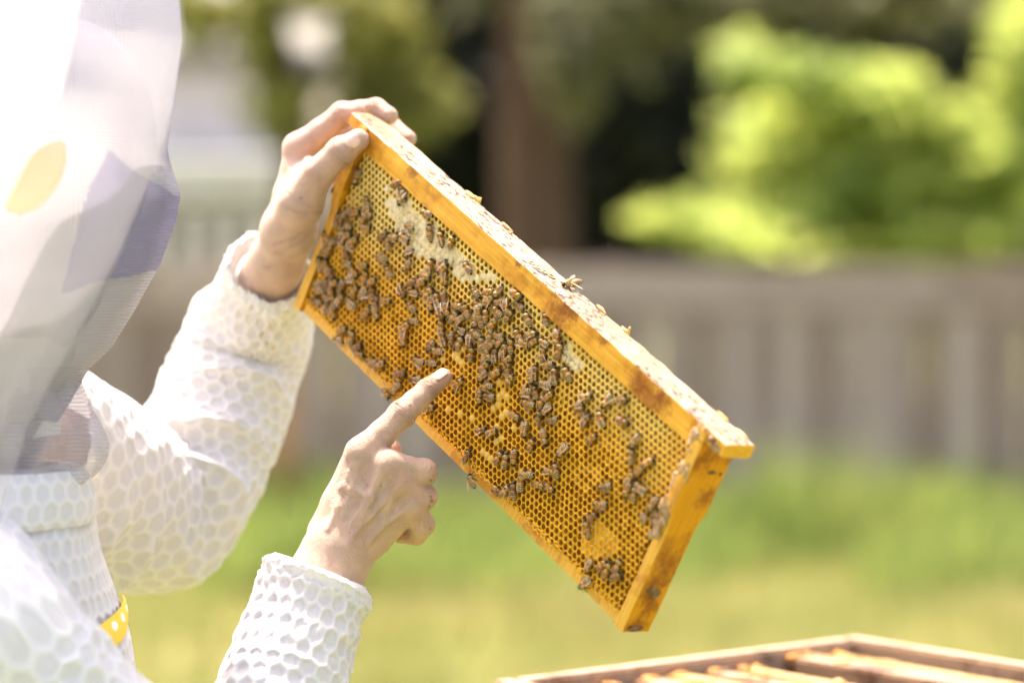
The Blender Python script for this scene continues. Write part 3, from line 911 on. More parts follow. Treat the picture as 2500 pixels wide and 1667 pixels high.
BEES = [tuple(map(float, b.split(','))) for b in ("""-208.1,121.6,-88;-186.9,110.1,139;-181,105.1,-16;-205,92.8,-139;-195.5,96.7,41;-183.7,97.2,78;-206.7,84.7,-88;-197.4,84.5,10;-211.6,81.5,107;-176.3,93.6,35;-203.4,78.3,165;-195.3,76.8,42;-199.5,70.9,-164;-185.5,77.4,57;-187.5,72.8,-138;-208.5,63,-113;-215.5,62.7,140;-208.6,57,78;-213.1,54.5,-102;-186.1,64.7,-27;-182,60,-157;-164.6,68.6,29;-171.6,58.1,10;-172.4,51.8,-138;-156.9,61.6,108;-148,63.1,50;-200.5,45,-5;-206.7,45.1,78;-195.4,43.6,-15;-188.4,39.2,42;-195.7,33.3,-73;-205.2,27.3,-157;-200.1,26,-138;-186.5,31.9,-40;-177.8,41.6,-88;-163.1,46.9,67;-151.2,50.1,-113;-142.1,55.9,124;-190.7,25.9,175;-174.7,32.6,79;-160.1,37.9,-177;-180.2,27.1,140;-186.1,18.9,107;-177.6,20.2,-40;-199.5,17.3,-169;-140.6,40.2,79;-134.8,52.4,108;-130.4,47.2,-41;-125,59.7,30;-133.3,79.6,164;-159.1,15.3,39;-159.9,5.8,-162;-145.1,15.6,108;-136.1,12.6,58;-146.5,84.5,-170;-211.8,43.4,140;-163,139.7,41;-153.6,137.2,152;-152.4,133.8,-72;-118,138.6,-161;-107.9,127.5,131;-93.6,130.2,139;-81.9,133.8,100;-131.1,119.4,-171;-132.5,110,-178;-143.9,103.7,-157;-122.4,103.4,-122;-55.5,127.4,169;-93.9,106.6,108;-84.4,113.6,-101;-79.6,113.4,63;-117.5,94.6,-117;-144.8,84.6,174;-136.3,80.6,164;-146.4,97.1,139;-155.5,99.1,42;-105.5,86.5,36;-94.4,98.5,17;-96.4,91.6,43;-112.6,75.5,-16;-99.2,81.3,-154;-96.3,71.3,-177;-88.7,64.1,-153;-93.6,54.3,80;-91.1,47,-56;-83.4,89.1,80;-77.3,85.7,-56;-74.3,108,-49;-66.6,96.4,-41;-72.3,90.8,139;-63.5,86.1,-41;-59.2,90.9,-41;-57.5,75.7,124;-51.1,70.3,139;-43,75,-56;-60.5,59,-116;-51.5,59.6,-150;-52.9,49,-153;-66.8,41.4,-169;-37.9,116.6,178;-25.6,124.2,30;-15.4,130.5,-111;1.8,138,2;-20.8,119.6,69;-9.8,124.7,-144;-29.4,110.7,-170;9.2,132.2,-178;-2.1,125.2,-42;-49.8,98.5,23;-38.9,100.2,152;-49.4,89.6,69;-42.3,91.4,59;-17.8,108.3,124;-7.7,117.5,173;-25.8,106.6,-56;-27,100.2,-72;-21.2,102.4,124;3,120.2,81;-8.1,107.2,80;22.8,128.9,151;-37.5,85.6,-170;-21.3,91.6,-178;-23.9,83.2,-56;-6.3,99.1,108;1.1,102.9,-163;-33.3,76.6,93;5.7,99.9,75;16.7,103.5,116;20.3,114.1,163;31.8,121.9,40;36.7,118.5,52;27.7,112.2,10;-1.5,94.6,64;-4.7,89.9,-56;-11,88.5,139;5.6,89.2,124;12.1,96.9,108;18.8,93.6,52;-17.7,76.6,108;-0.8,82.6,51;-2.3,86.2,138;0.5,76.8,64;2.7,70.7,-116;13.5,78.8,52;23.5,88.1,123;29.6,82.7,81;10.9,66.5,-136;16.9,61.5,-155;7.6,56.5,-56;-17.4,51.3,75;46.9,124.2,-170;50.4,116.3,123;47.7,98,-57;50.4,101.8,108;59.3,113.2,-139;70,110.1,123;64.5,100.2,-156;49.6,84.6,-124;58.1,90.2,152;57.2,79.6,-162;72,95.2,61;68,88.3,94;75.5,86.2,-110;71.2,76.9,108;84.6,82.8,-138;48,64.4,11;39.8,138.5,138;56.6,133.8,-57;63.7,127,101;80.6,118.2,157;104.9,114.5,38;101.6,105.4,-135;126,124,-109;137.5,131.4,24;21.9,36.3,45;33,41.3,49;18.6,12.4,87;33.2,0.1,153;63.2,62.7,-64;75.1,56.5,94;83.4,68.9,-49;50.1,30.3,87;57.5,32.6,108;63.4,39.7,-57;83.4,37.4,-141;80.6,28.3,123;76.7,19.6,123;69.3,14.8,81;59.8,8.9,26;97.1,37.6,15;107.3,41.7,3;101,51.3,22;106.8,55.5,138;114.7,100.9,71;127.6,110.4,151;146.5,120.3,10;108.9,103.5,151;126.4,93.3,62;105.5,71.5,-109;164.3,115.5,-109;166.9,104.1,123;183.4,109.5,54;178.7,99.5,62;173.8,91,83;156.9,73.4,-141;159.4,60.7,-151;156.2,48.1,67;156.4,38.8,138;176.1,83.9,-85;186.4,91.5,-177;183,84.4,109;202.3,89.1,-97;171.8,19,-85;182.8,26.2,67;189.2,26.5,95;195.6,34.1,95;198.3,27.6,37;174.8,6.9,-121;-104.4,16.5,51;-114.1,13.2,-159;-131.5,9.5,24;-80.5,23,31;-78.7,11.7,-100;-87.9,2.1,-15;-37.2,19.7,31;-61.4,29.1,-149""").split(';')]
def image_dir(x, z, a):
    d = FM3 @ Vector((math.cos(a), 0, math.sin(a)))
    ang = math.degrees(math.atan2(d.dot(UPV), d.x)) % 360
    return ['right', 'the upper right', 'up', 'the upper left', 'left', 'the lower left', 'down', 'the lower right'][int((ang + 22.5) // 45) % 8]
ORD = ['first', 'second', 'third', 'fourth', 'fifth', 'sixth', 'seventh', 'eighth', 'ninth', 'tenth', 'eleventh', 'twelfth', 'thirteenth', 'fourteenth', 'fifteenth', 'sixteenth', 'seventeenth', 'eighteenth', 'nineteenth', 'twentieth']
br = random.Random(21)
bee_list, kept = [], []
for (x, z, a) in BEES:
    if any((x - q[0]) ** 2 + (z - q[1]) ** 2 < 11 for q in kept): continue
    kept.append((x, z)); bee_list.append((x, z, math.radians(a)))
# name every bee by how far along the comb it sits and its place below the top bar
SPOT = ['against the far end bar', 'beside the far end bar', 'under the thumb', 'right of the thumb', 'left part of white capping', 'middle of white capping', 'right part of white capping', 'well left of the crowd', 'left edge of the crowd', 'centre of the crowd', 'right of the crowd centre', 'right edge of the crowd', 'just right of the crowd', 'at the small pale capping', 'right of small pale capping', 'left of the near group', 'among the near group', 'right of the near group', 'beside the near end bar', 'against the near end bar']
cols = {}
for i, (x, z, a) in enumerate(bee_list):
    if z < 9: continue
    cols.setdefault(int((x + 216) // 21.6), []).append(i)
lab = {}
for k, ids in cols.items():
    ids.sort(key=lambda i: -bee_list[i][1])
    for n, i in enumerate(ids):
        x, z, a = bee_list[i]
        where = SPOT[min(k, 19)]
        lab[i] = 'bee facing %s, %s below top bar, %s' % (image_dir(x, z, a), ORD[min(n, 19)], where)
onbar = sorted([i for i in range(len(bee_list)) if bee_list[i][1] < 9], key=lambda i: bee_list[i][0])
for n, i in enumerate(onbar):
    lab[i] = '%s bee from the left standing on the bottom bar, facing %s' % (ORD[n].capitalize(), image_dir(*bee_list[i]))
placed = []
for i, (x, z, a) in enumerate(bee_list):
    lift = 0.0
    for (x2, z2, l2) in placed:
        d = math.hypot(x - x2, z - z2)
        if d < 5.5: lift = max(lift, l2 + 1.8 * (1 - d / 7))
    lift = min(lift, 4.2)
    placed.append((x, z, lift))
    face = (FACE_Y + 1.3 * noise.noise(Vector((x * .03, z * .04, 4))) - 0.15) if z > 9 else -9.9
    h = Vector((math.cos(a), 0, math.sin(a))); nrm = Vector((0, -1, 0)); yv = nrm.cross(h)
    M = Matrix(((h.x, yv.x, nrm.x, (x * mm)), (h.y, yv.y, nrm.y, (face - lift) * mm), (h.z, yv.z, nrm.z, z * mm), (0, 0, 0, 1)))
    tilt = Matrix.Rotation(br.uniform(-.16, .16), 4, 'Y') @ Matrix.Rotation(br.uniform(-.3, .3), 4, 'X')
    if lift == 0: tilt = Matrix.Rotation(br.uniform(-.05, .05), 4, 'Y')
    spread = br.choice([.06, .10, .14, .18, .24, .5]) + br.uniform(-.03, .05)
    place_bee(FRAME_M @ M @ tilt, lab[i], br.randrange(8), spread, br.uniform(.88, 1.08), pale=br.random() < .3)

# the single bee on the top bar, looking at the camera with its wings up
pos = Vector((29 * mm, 9.0 * mm, 160.2 * mm))
h = Vector((-.25, -.93, -.28)).normalized(); nrm = Vector((0.1, -0.2, 1)); yv = nrm.cross(h).normalized(); nrm = h.cross(yv)
M = Matrix(((h.x, yv.x, nrm.x, pos.x), (h.y, yv.y, nrm.y, pos.y), (h.z, yv.z, nrm.z, pos.z + .8 * mm), (0, 0, 0, 1)))
place_bee(FRAME_M @ M, 'single bee on the top bar facing the camera with raised wings', 6, 0.75, 1.2, 'honey bees on the comb', True)
# two bees on the outer side of the far end bar, in the gap beside the thumb
for k, (z, y, a) in enumerate([(118, -9, 1.3), (103, -11, -1.9)]):
    h = Vector((0, math.sin(a) * .3, math.cos(a))).normalized(); nrm = Vector((-1, 0, 0)); yv = nrm.cross(h)
    M = Matrix(((h.x, yv.x, nrm.x, -224.6 * mm), (h.y, yv.y, nrm.y, y * mm), (h.z, yv.z, nrm.z, z * mm), (0, 0, 0, 1)))
    place_bee(FRAME_M @ M, ['bee on the outer side of the end bar, just under the thumb', 'lower bee on the outer side of the end bar beside the wrist'][k], 2 + k, 0.2)

# ------------------------------------------------------------------ the open hive below
c0 = P(2090, 1549, 2.75)
pa = P(1200, 1664, 2.49) - c0
pb = P(2500, 1614, 2.59) - c0
ax = pb.normalized(); az = ax.cross(pa).normalized()
if az.z < 0: az = -az
ay = az.cross(ax).normalized()
if ay.dot(pa) < 0: ay = -ay
HM = Matrix(((ax.x, ay.x, az.x, c0.x), (ax.y, ay.y, az.y, c0.y), (ax.z, ay.z, az.z, c0.z), (0, 0, 0, 1)))
hive = empty('beehive', HM, 'open wooden hive at the lower right corner, its frames showing from above', 'beehive')

def hwood(name, a, b, stain, amt=0.6, sc=14):
    m = NT(name)
    v = m.coord(hive, (2, 40, 40)); vo = m.coord(hive)
    c = m.mix(m.ramp(m.noise(v, 6, 4), .3, .7), a, b)
    s = m.ramp(m.noise(vo, sc, 5, .65), .5, .66)
    return m.done(m.bsdf(m.mix(m.math('MULTIPLY', s, amt), c, stain), 0.6, m.bump(m.noise(vo, 120.0), .5, .002), .3))
MAT_HBOX = hwood('painted_hive_wood', (0.34, 0.225, 0.14), (0.44, 0.31, 0.20), (0.11, 0.05, 0.02), 0.75, 22)
MAT_HTOP = hwood('waxy_frame_top', (0.42, 0.26, 0.07), (0.52, 0.35, 0.12), (0.13, 0.042, 0.01), 0.95, 17)
MAT_HTOP2 = hwood('grey_frame_top', (0.28, 0.165, 0.09), (0.38, 0.25, 0.15), (0.10, 0.035, 0.012), 0.95, 17)
MAT_HSIDE = hwood('hive_frame_side', (0.42, 0.17, 0.025), (0.55, 0.26, 0.05), (0.06, 0.03, 0.018), 0.85, 30)
HB, HA, TH = 0.508, 0.410, 0.019
for kk, zt in ((0, 0.0), (1, -0.245), (2, -0.49), (3, -0.735)):
    nm = 'wall'
    z1, z0 = zt - (0.0015 if kk else 0), zt - 0.243
    for (xa, xb, ya, yb) in ((0, HB, 0, TH), (0, HB, HA - TH, HA), (0, TH, TH + .0005, HA - TH - .0005), (HB - TH, HB, TH + .0005, HA - TH - .0005)):
        bm = bmesh.new(); bm_box(bm, xa, xb, ya, yb, z0, z1, 0.0025, 2)
        bm_obj(nm, bm, MAT_HBOX, hive)
ground_drop = c0.z
bm = bmesh.new(); bm_box(bm, -.02, HB + .02, -.02, HA + .02, -1.02, -0.982, .004, 1); bm_obj('bottom_board', bm, MAT_HBOX, hive)
for (xa, ya) in ((.02, .02), (HB - .07, .02), (.02, HA - .07), (HB - .07, HA - .07)):
    bm = bmesh.new(); bm_box(bm, xa, xa + .05, ya, ya + .05, -ground_drop + .02, -1.022, .004, 1); bm_obj('stand_leg', bm, MAT_HSIDE, hive)
hr_ = random.Random(9)
labels = ['clean yellow frame top nearest the right wall of the hive', 'pinkish grey frame top second from the right wall of the hive', 'frame with lumpy yellow wax on top beside the gap in the hive', 'frame just left of the waxy yellow one in the hive', 'grey waxed frame in the middle of the open hive', 'frame left of the middle in the open hive', 'second frame from the left rim of the open hive', 'leftmost frame in the open hive, at its left rim']
ys_ = [0.040, 0.078, 0.142, 0.182, 0.222, 0.262, 0.302, 0.344]
for k, y in enumerate(ys_):
    f = empty('hive_frame', HM @ Matrix.Translation((HB / 2, y + .008 + hr_.uniform(-.003, .003), -0.010 + hr_.uniform(-.003, .004))) @ Matrix.Rotation(hr_.uniform(-.012, .012), 4, 'Z') @ Matrix.Rotation(hr_.uniform(-.05, .05), 4, 'X'), labels[k], 'hive frame', 'frames standing in the open hive')
    tm = (MAT_HTOP, MAT_HTOP2, MAT_HTOP, MAT_HTOP2, MAT_HTOP, MAT_HTOP2, MAT_HTOP, MAT_HTOP2)[k]
    bm = bmesh.new(); bm_box(bm, -.224, .224, -.0135, .0135, -.019, 0, .002, 2)
    bm_box(bm, -.236, -.2245, -.0135, .0135, -.010, -.0005, .002, 2); bm_box(bm, .2245, .236, -.0135, .0135, -.010, -.0005, .002, 2)
    bm_obj('top_bar', bm, tm, f)
    for s in (-1, 1):
        bm = bmesh.new(); bm_box(bm, s * .2195 - .0045, s * .2195 + .0045, -.0172, .0172, -.235, -.0195, .001, 1); bm_obj('side_bar', bm, MAT_HSIDE, f)
    bm = bmesh.new(); bm_box(bm, -.2145, .2145, -.0115, .0115, -.225, -.0195, .003, 2); bm_obj('comb', bm, MAT_HSIDE, f)
    bm = bmesh.new(); bm_box(bm, -.2145, .2145, -.009, .009, -.235, -.2255, .001, 1); bm_obj('bottom_bar', bm, MAT_HSIDE, f)
    lp = []
    for j in range(9 if k in (2, 3, 4) else 5):
        lp.append((hr_.uniform(-215, 215), hr_.uniform(-10, 10), .2, hr_.uniform(5, 24), hr_.uniform(3, 9), hr_.uniform(.8, 6.0 if k in (2, 5) else 3.0)))
    lump('burr_wax', lp, MAT_HTOP if k != 2 else MAT_BURR, f, 40 + k, sub=2, amp=.5)
    # bits of wax tying the bar to its neighbour and the rim
    lump('propolis', [(-228 + hr_.uniform(-3, 3), hr_.uniform(-9, 9), -2, 6, 6, 5) for j in range(3)], MAT_HSIDE, f, 60 + k, sub=2, amp=.5)

# ------------------------------------------------------------------ the beekeeper
# organic surfaces: signed distance fields turned into skin by surface nets
class Field:
    def __init__(s, lo, hi, h):
        s.h = h
        lo, hi = np.minimum(lo, hi), np.maximum(lo, hi)
        s.lo = np.array(lo, float)
        s.n = np.ceil((np.array(hi) - s.lo) / h).astype(int) + 1
        s.f = np.full(s.n, 1e3, np.float32)
        s.ax = [s.lo[k] + np.arange(s.n[k]) * h for k in range(3)]
    def sub(s, lo, hi):
        a = np.maximum(((np.array(lo) - s.lo) / s.h).astype(int), 0)
        b = np.minimum(((np.array(hi) - s.lo) / s.h).astype(int) + 2, s.n)
        return a, np.maximum(b, a)
    def cone(s, a, b, ra, rb, k=3.0):
        """round cone from a to b merged with blend width k (all mm)"""
        a, b = np.array(a, float), np.array(b, float)
        m_ = max(ra, rb) + 2.0 * k + 3
        i0, i1 = s.sub(np.minimum(a, b) - m_, np.maximum(a, b) + m_)
        if np.any(i1 <= i0): return
        X, Y, Z = np.meshgrid(s.ax[0][i0[0]:i1[0]], s.ax[1][i0[1]:i1[1]], s.ax[2][i0[2]:i1[2]], indexing='ij')
        d = b - a; L2 = max(d @ d, 1e-6)
        t = np.clip(((X - a[0]) * d[0] + (Y - a[1]) * d[1] + (Z - a[2]) * d[2]) / L2, 0, 1)
        dist = np.sqrt((X - a[0] - t * d[0]) ** 2 + (Y - a[1] - t * d[1]) ** 2 + (Z - a[2] - t * d[2]) ** 2) - (ra + (rb - ra) * t)
        s.blend(i0, i1, dist, k)
    def ell(s, c, r, k=3.0, rot=None):
        c, r = np.array(c, float), np.array(r, float)
        m_ = r.max() + 2 * k + 3
        i0, i1 = s.sub(c - m_, c + m_)
        if np.any(i1 <= i0): return
        X, Y, Z = np.meshgrid(s.ax[0][i0[0]:i1[0]] - c[0], s.ax[1][i0[1]:i1[1]] - c[1], s.ax[2][i0[2]:i1[2]] - c[2], indexing='ij')
        if rot is not None:
            X, Y, Z = (rot[0][0] * X + rot[0][1] * Y + rot[0][2] * Z, rot[1][0] * X + rot[1][1] * Y + rot[1][2] * Z, rot[2][0] * X + rot[2][1] * Y + rot[2][2] * Z)
        q = np.sqrt((X / r[0]) ** 2 + (Y / r[1]) ** 2 + (Z / r[2]) ** 2) + 1e-6
        g = np.sqrt((X / r[0] ** 2) ** 2 + (Y / r[1] ** 2) ** 2 + (Z / r[2] ** 2) ** 2) + 1e-6
        s.blend(i0, i1, q * (q - 1) / g, k)
    def blend(s, i0, i1, d, k):
        sl = tuple(slice(a, b) for a, b in zip(i0, i1))
        f = s.f[sl]
        if k <= 0:
            s.f[sl] = np.minimum(f, d); return
        h = np.maximum(k - np.abs(f - d), 0) / k
        s.f[sl] = np.minimum(f, d) - h * h * k * 0.25
    def merge(s, other, k):
        h = np.maximum(k - np.abs(s.f - other.f), 0) / k
        s.f = np.minimum(s.f, other.f) - h * h * k * 0.25
    def mesh(s):
        F = s.f
        ins = F < 0
        n = np.array(F.shape) - 1
        cnt = np.zeros(n, np.int8); acc = np.zeros((*n, 3), np.float32)
        offs = [(i, j, k) for i in (0, 1) for j in (0, 1) for k in (0, 1)]
        def cs(o): return tuple(slice(o[a], o[a] + n[a]) for a in range(3))
        for o in offs:
            for axis in range(3):
                if o[axis] == 0:
                    o2 = list(o); o2[axis] = 1
                    A, B = F[cs(o)], F[cs(o2)]
                    cross = (A < 0) != (B < 0)
                    t = np.where(cross, A / np.where(A == B, 1, A - B), 0)
                    cnt += cross
                    for c in range(3):
                        acc[..., c] += cross * (o[c] + (t if c == axis else 0))
        mask = cnt > 0
        idx = -np.ones(n, np.int64)
        idx[mask] = np.arange(mask.sum())
        pos = np.argwhere(mask) + acc[mask] / cnt[mask][:, None]
        V = s.lo + pos * s.h
        quads = []
        for axis in range(3):
            a1, a2 = [(1, 2), (2, 0), (0, 1)][axis]
            sl0 = [slice(1, -1)] * 3; sl0[axis] = slice(0, -1)
            sl1 = [slice(1, -1)] * 3; sl1[axis] = slice(1, None)
            c0_, c1_ = ins[tuple(sl0)], ins[tuple(sl1)]
            e = np.argwhere(c0_ != c1_)
            if not len(e): continue
            flip = c0_[tuple(e.T)]
            e = e + 1; e[:, axis] -= 1
            def cell(d1, d2):
                q = e.copy(); q[:, a1] -= d1; q[:, a2] -= d2
                return idx[tuple(q.T)]
            Q = np.stack([cell(1, 1), cell(0, 1), cell(0, 0), cell(1, 0)], 1)
            Q[~flip] = Q[~flip][:, ::-1]
            quads.append(Q)
        return V, np.concatenate(quads)

def PM(x, y, d):
    return np.array(P(x, y, d)) * 1000.0               # world millimetres

# ---- right hand: index finger out, other fingers curled, back of the hand to the camera
R_ = dict(
    wr=PM(775, 1440, 2.186), fa=PM(722, 1580, 2.165), carp=PM(812, 1372, 2.192),
    i0=PM(838, 1240, 2.198), m0=PM(860, 1262, 2.196), r0=PM(880, 1284, 2.198), p0=PM(898, 1312, 2.204),
    iM=PM(884, 1108, 2.196), iP=PM(981, 1011, 2.206), iD=PM(1044, 951, 2.220), iT=PM(1083, 921, 2.229),
    mM=PM(946, 1137, 2.190), mP=PM(1034, 1152, 2.197), mD=PM(1022, 1176, 2.222), mT=PM(985, 1178, 2.232),
    rM=PM(975, 1178, 2.192), rP=PM(1036, 1212, 2.200), rD=PM(1024, 1234, 2.224), rT=PM(985, 1230, 2.233),
    pM=PM(1003, 1232, 2.198), pP=PM(1032, 1280, 2.206), pD=PM(1018, 1306, 2.226), pT=PM(980, 1306, 2.230),
    tC=PM(800, 1300, 2.214), tM=PM(852, 1196, 2.232), tI=PM(915, 1135, 2.240), tT=PM(955, 1098, 2.240))
def hand(K, side):
    pts = np.array(list(K.values()))
    palm = Field(pts.min(0) - 32, pts.max(0) + 32, 1.15)
    fing = Field(pts.min(0) - 32, pts.max(0) + 32, 1.15)
    g = K.get
    vd = np.array(FWD)                                  # away from the camera
    if side == 'R':
        palm.cone(g('fa'), g('wr'), 26, 24, 8)
        palm.cone(g('wr') - vd * 2, g('carp'), 23.5, 23, 8)
        off = np.array(P(1, 0, 1)) - np.array(P(0, 0, 1)); across = (g('p0') - g('i0')); across /= np.linalg.norm(across)
        palm.cone(g('wr') + across * 9, g('carp') + across * 10, 17, 17, 8)
        palm.cone(g('wr') - across * 8, g('carp') - across * 9, 17, 17, 8)
        for a, m_, r0, r1 in (('i0', 'iM', 15, 12.0), ('m0', 'mM', 15, 11.5), ('r0', 'rM', 14.5, 11), ('p0', 'pM', 14, 10.5)):
            palm.cone(g('carp') + (g(a) - g('carp')) * .35 + vd * 3, g(a) + vd * 4, 19, r0, 9)
            palm.cone(g(a) + vd * 3, g(m_) + vd * 2.5, r0, r1, 8)
            palm.cone(g(a) + vd * 14, g(m_) + vd * 15, r0, r1, 9)
            palm.ell(g(m_) - vd * 1.0, (9.5, 9.5, 9.5), 5)                         # knuckle
            # extensor tendon standing proud of the back of the hand
            s = g('carp') + (g(a) - g('carp')) * .5 - vd * 15.5
            palm.cone(s, g(m_) - vd * 8.6, 1.6, 1.8, 5)
        # veins
        for ch in ([(800, 1290), (826, 1238), (838, 1190), (862, 1140)], [(846, 1330), (880, 1270), (905, 1215), (922, 1160)], [(905, 1320), (935, 1268), (958, 1215)], [(838, 1190), (872, 1200), (905, 1215)]):
            for (xa, ya), (xb, yb) in zip(ch[:-1], ch[1:]):
                def surf(x, y):
                    o = np.array(CAMP) * 1000
                    d = (PM(x, y, 2.0) - o); d /= np.linalg.norm(d)
                    for t in np.arange(2120, 2240, .5):
                        p = o + d * t
                        ii_ = ((p - palm.lo) / palm.h).astype(int)
                        if np.all(ii_ >= 0) and np.all(ii_ < palm.n) and palm.f[tuple(ii_)] < 0.3: return p
                    return None
                A, B = surf(xa, ya), surf(xb, yb)
                if A is not None and B is not None: palm.cone(A + vd * 1.0, B + vd * 1.0, 1.15, 1.1, 5)
        # thumb lying behind the palm
        palm.cone(g('tC'), g('tM'), 15, 12, 9)
        fing.cone(g('tM'), g('tI'), 11, 9.6, 3); fing.cone(g('tI'), g('tT'), 9.4, 7.8, 3)
        palm.cone(g('tM'), g('i0') + vd * 14, 9, 11, 10)
        chains = [('iM', 'iP', 'iD', 'iT', 11.2, 9.5, 7.9, 6.6), ('mM', 'mP', 'mD', 'mT', 10.6, 9.0, 8.0, 6.8), ('rM', 'rP', 'rD', 'rT', 10.2, 8.6, 7.6, 6.5), ('pM', 'pP', 'pD', 'pT', 9.6, 7.8, 6.9, 6.0)]
    else:
        palm.cone(g('fa'), g('wr'), 25, 22, 8)
        palm.cone(g('wr'), g('carp'), 20, 19, 8)
        palm.cone(g('wr') + vd * 14, g('carp') + vd * 16, 18, 18, 8)
        for a, m_, r0, r1 in (('i0', 'iM', 13.5, 11), ('m0', 'mM', 13.5, 11), ('r0', 'rM', 13, 10.5), ('p0', 'pM', 12.5, 10)):
            palm.cone(g('carp') + vd * 6, g(a), 17, r0, 9)
            palm.cone(g(a), g(m_), r0, r1, 8)
            palm.ell(g(m_), (10.5, 10.5, 10.5), 5)
        palm.cone(g('carp'), g('tC'), 18, 16, 9)
        palm.cone(g('tC'), g('tM'), 15.5, 12.3, 8)
        palm.cone(g('tC'), g('i0'), 11, 10, 10)
        web = (g('tM') * .55 + g('iM') * .45)
        palm.cone(g('tC') * .4 + g('i0') * .6, web, 8, 4.5, 12)
        palm.cone(g('tM') * .8 + g('tC') * .2, g('iM') * .5 + g('i0') * .5, 6, 5.5, 10)
        fing.cone(g('tM'), g('tI'), 11.5, 10.6, 3); fing.cone(g('tI'), g('tT'), 10.4, 8.4, 4)
        fing.ell(g('tI'), (10.8, 10.8, 10.8), 3)
        chains = [('iM', 'iP', 'iD', 'iT', 10.8, 9.2, 8.0, 6.8), ('mM', 'mP', 'mD', 'mT', 10.8, 9.2, 8.0, 6.6), ('rM', 'rP', 'rD', 'rT', 10.3, 8.8, 7.8, 6.4), ('pM', 'pP', 'pD', 'pT', 9.5, 8, 7, 6)]
    for (a, b, c_, d_, r0, r1, r2, r3) in chains:
        one = Field(fing.lo, fing.lo + (fing.n - 1) * fing.h - 1e-3, fing.h)
        mid = g(a) * .5 + g(b) * .5
        one.cone(g(a), mid, r0, (r0 + r1) / 2 - .5, 3); one.cone(mid, g(b), (r0 + r1) / 2 - .5, r1, 3)
        one.ell(g(b), (r1 + .35,) * 3, 2.5)
        mid = g(b) * .5 + g(c_) * .5
        one.cone(g(b), mid, r1, (r1 + r2) / 2 - .35, 3); one.cone(mid, g(c_), (r1 + r2) / 2 - .35, r2, 3)
        one.cone(g(c_), g(d_), r2, r3, 3)
        n_ = min(one.f.shape[0], fing.f.shape[0])
        fing.f = np.minimum(fing.f, one.f[:fing.f.shape[0], :fing.f.shape[1], :fing.f.shape[2]]) if one.f.shape == fing.f.shape else fing.f
        # webbing of each finger root into the palm
        palm.cone(g(a), g(a) * .78 + g(b) * .22, r0, r0 - .7, 5)
    palm.merge(fing, 2.0)
    return palm

def skin_shade(V, K, side):
    """blotchy skin: redder knuckles and tips, brown specks of dirt and propolis"""
    base = np.array((0.79, 0.55, 0.415)); c = np.tile(base, (len(V), 1))
    red = np.array((0.66, 0.30, 0.20))
    for k in K:
        if k[1] in 'PDTMI' and k[0] in 'imrpt':
            d = np.linalg.norm(V - K[k], axis=1)
            w = np.clip(1 - d / 17.0, 0, 1) * (.5 if k[1] in 'TD' else .32)
            c = c * (1 - w[:, None]) + red * w[:, None]
    nz = np.array([noise.noise(Vector(p) * 0.09) for p in V])
    c *= (1 + 0.12 * nz)[:, None]
    return c

m = NT('skin')
c = m.attr('col')
v = m.coord()
fine = m.noise(v, 900.0, 3, .6)
vo_ = m.n('TexVoronoi', feature='DISTANCE_TO_EDGE'); m.l(m.coord(scale=(1, 1, 1.6)), vo_.inputs['Vector']); vo_.inputs['Scale'].default_value = 620.0
lines = m.ramp(vo_.outputs['Distance'], 0.0, .12)
wr = m.noise(m.coord(scale=(1, 1, 1)), 260.0, 4, .65, 1.2)
c = m.mix(m.math('MULTIPLY', m.ramp(m.noise(v, 55.0, 4), .45, .75), .28), c, (0.58, 0.27, 0.18))
d = m.attr('dirt', 'Fac')
dn = m.ramp(m.math('ADD', d, m.math('MULTIPLY_ADD', m.noise(v, 1600.0, 4, .7), 1.6, -.8)), .45, .75)
c = m.mix(m.math('MULTIPLY', dn, .7), c, (0.26, 0.12, 0.06))
crease = m.attr('crease', 'Fac')
hgt = m.math('ADD', m.math('ADD', m.math('MULTIPLY_ADD', lines, .3, m.math('MULTIPLY', fine, .3)), m.math('MULTIPLY', wr, .9)), m.math('MULTIPLY', crease, -1.6))
MAT_SKIN = m.done(m.bsdf(c, 0.48, m.bump(hgt, 1.0, .0024), .24, sss=.14, sss_scale=.005, sss_rad=(1, .35, .18)))

m = NT('fingernail')
MAT_NAIL = m.done(m.bsdf((0.80, 0.55, 0.46), 0.25, None, .5, sss=.15, sss_scale=.003))

L_ = dict(
    fa=PM(628, 745, 2.455), wr=PM(674, 642, 2.405), carp=PM(705, 562, 2.378),
    i0=PM(716, 478, 2.380), m0=PM(722, 480, 2.394), r0=PM(728, 488, 2.408), p0=PM(732, 500, 2.420),
    iM=PM(729, 362, 2.382), iP=PM(836, 280, 2.376), iD=PM(918, 266, 2.364), iT=PM(950, 283, 2.357),
    mM=PM(736, 375, 2.398), mP=PM(850, 322, 2.404), mD=PM(955, 312, 2.384), mT=PM(996, 340, 2.372),
    rM=PM(744, 398, 2.412), rP=PM(850, 370, 2.420), rD=PM(930, 385, 2.402), rT=PM(955, 420, 2.388),
    pM=PM(752, 430, 2.422), pP=PM(845, 425, 2.430), pD=PM(905, 440, 2.414), pT=PM(925, 468, 2.402),
    tC=PM(734, 498, 2.352), tM=PM(776, 424, 2.336), tI=PM(832, 371, 2.326), tT=PM(875, 342, 2.321))
person = empty('person', Matrix.Translation((P(60, 1500, 2.1).x, P(60, 1500, 2.1).y, 0)), 'beekeeper in a white hexagon mesh suit and veil holding and pointing at the comb', 'person')
PO = np.array(person.location)

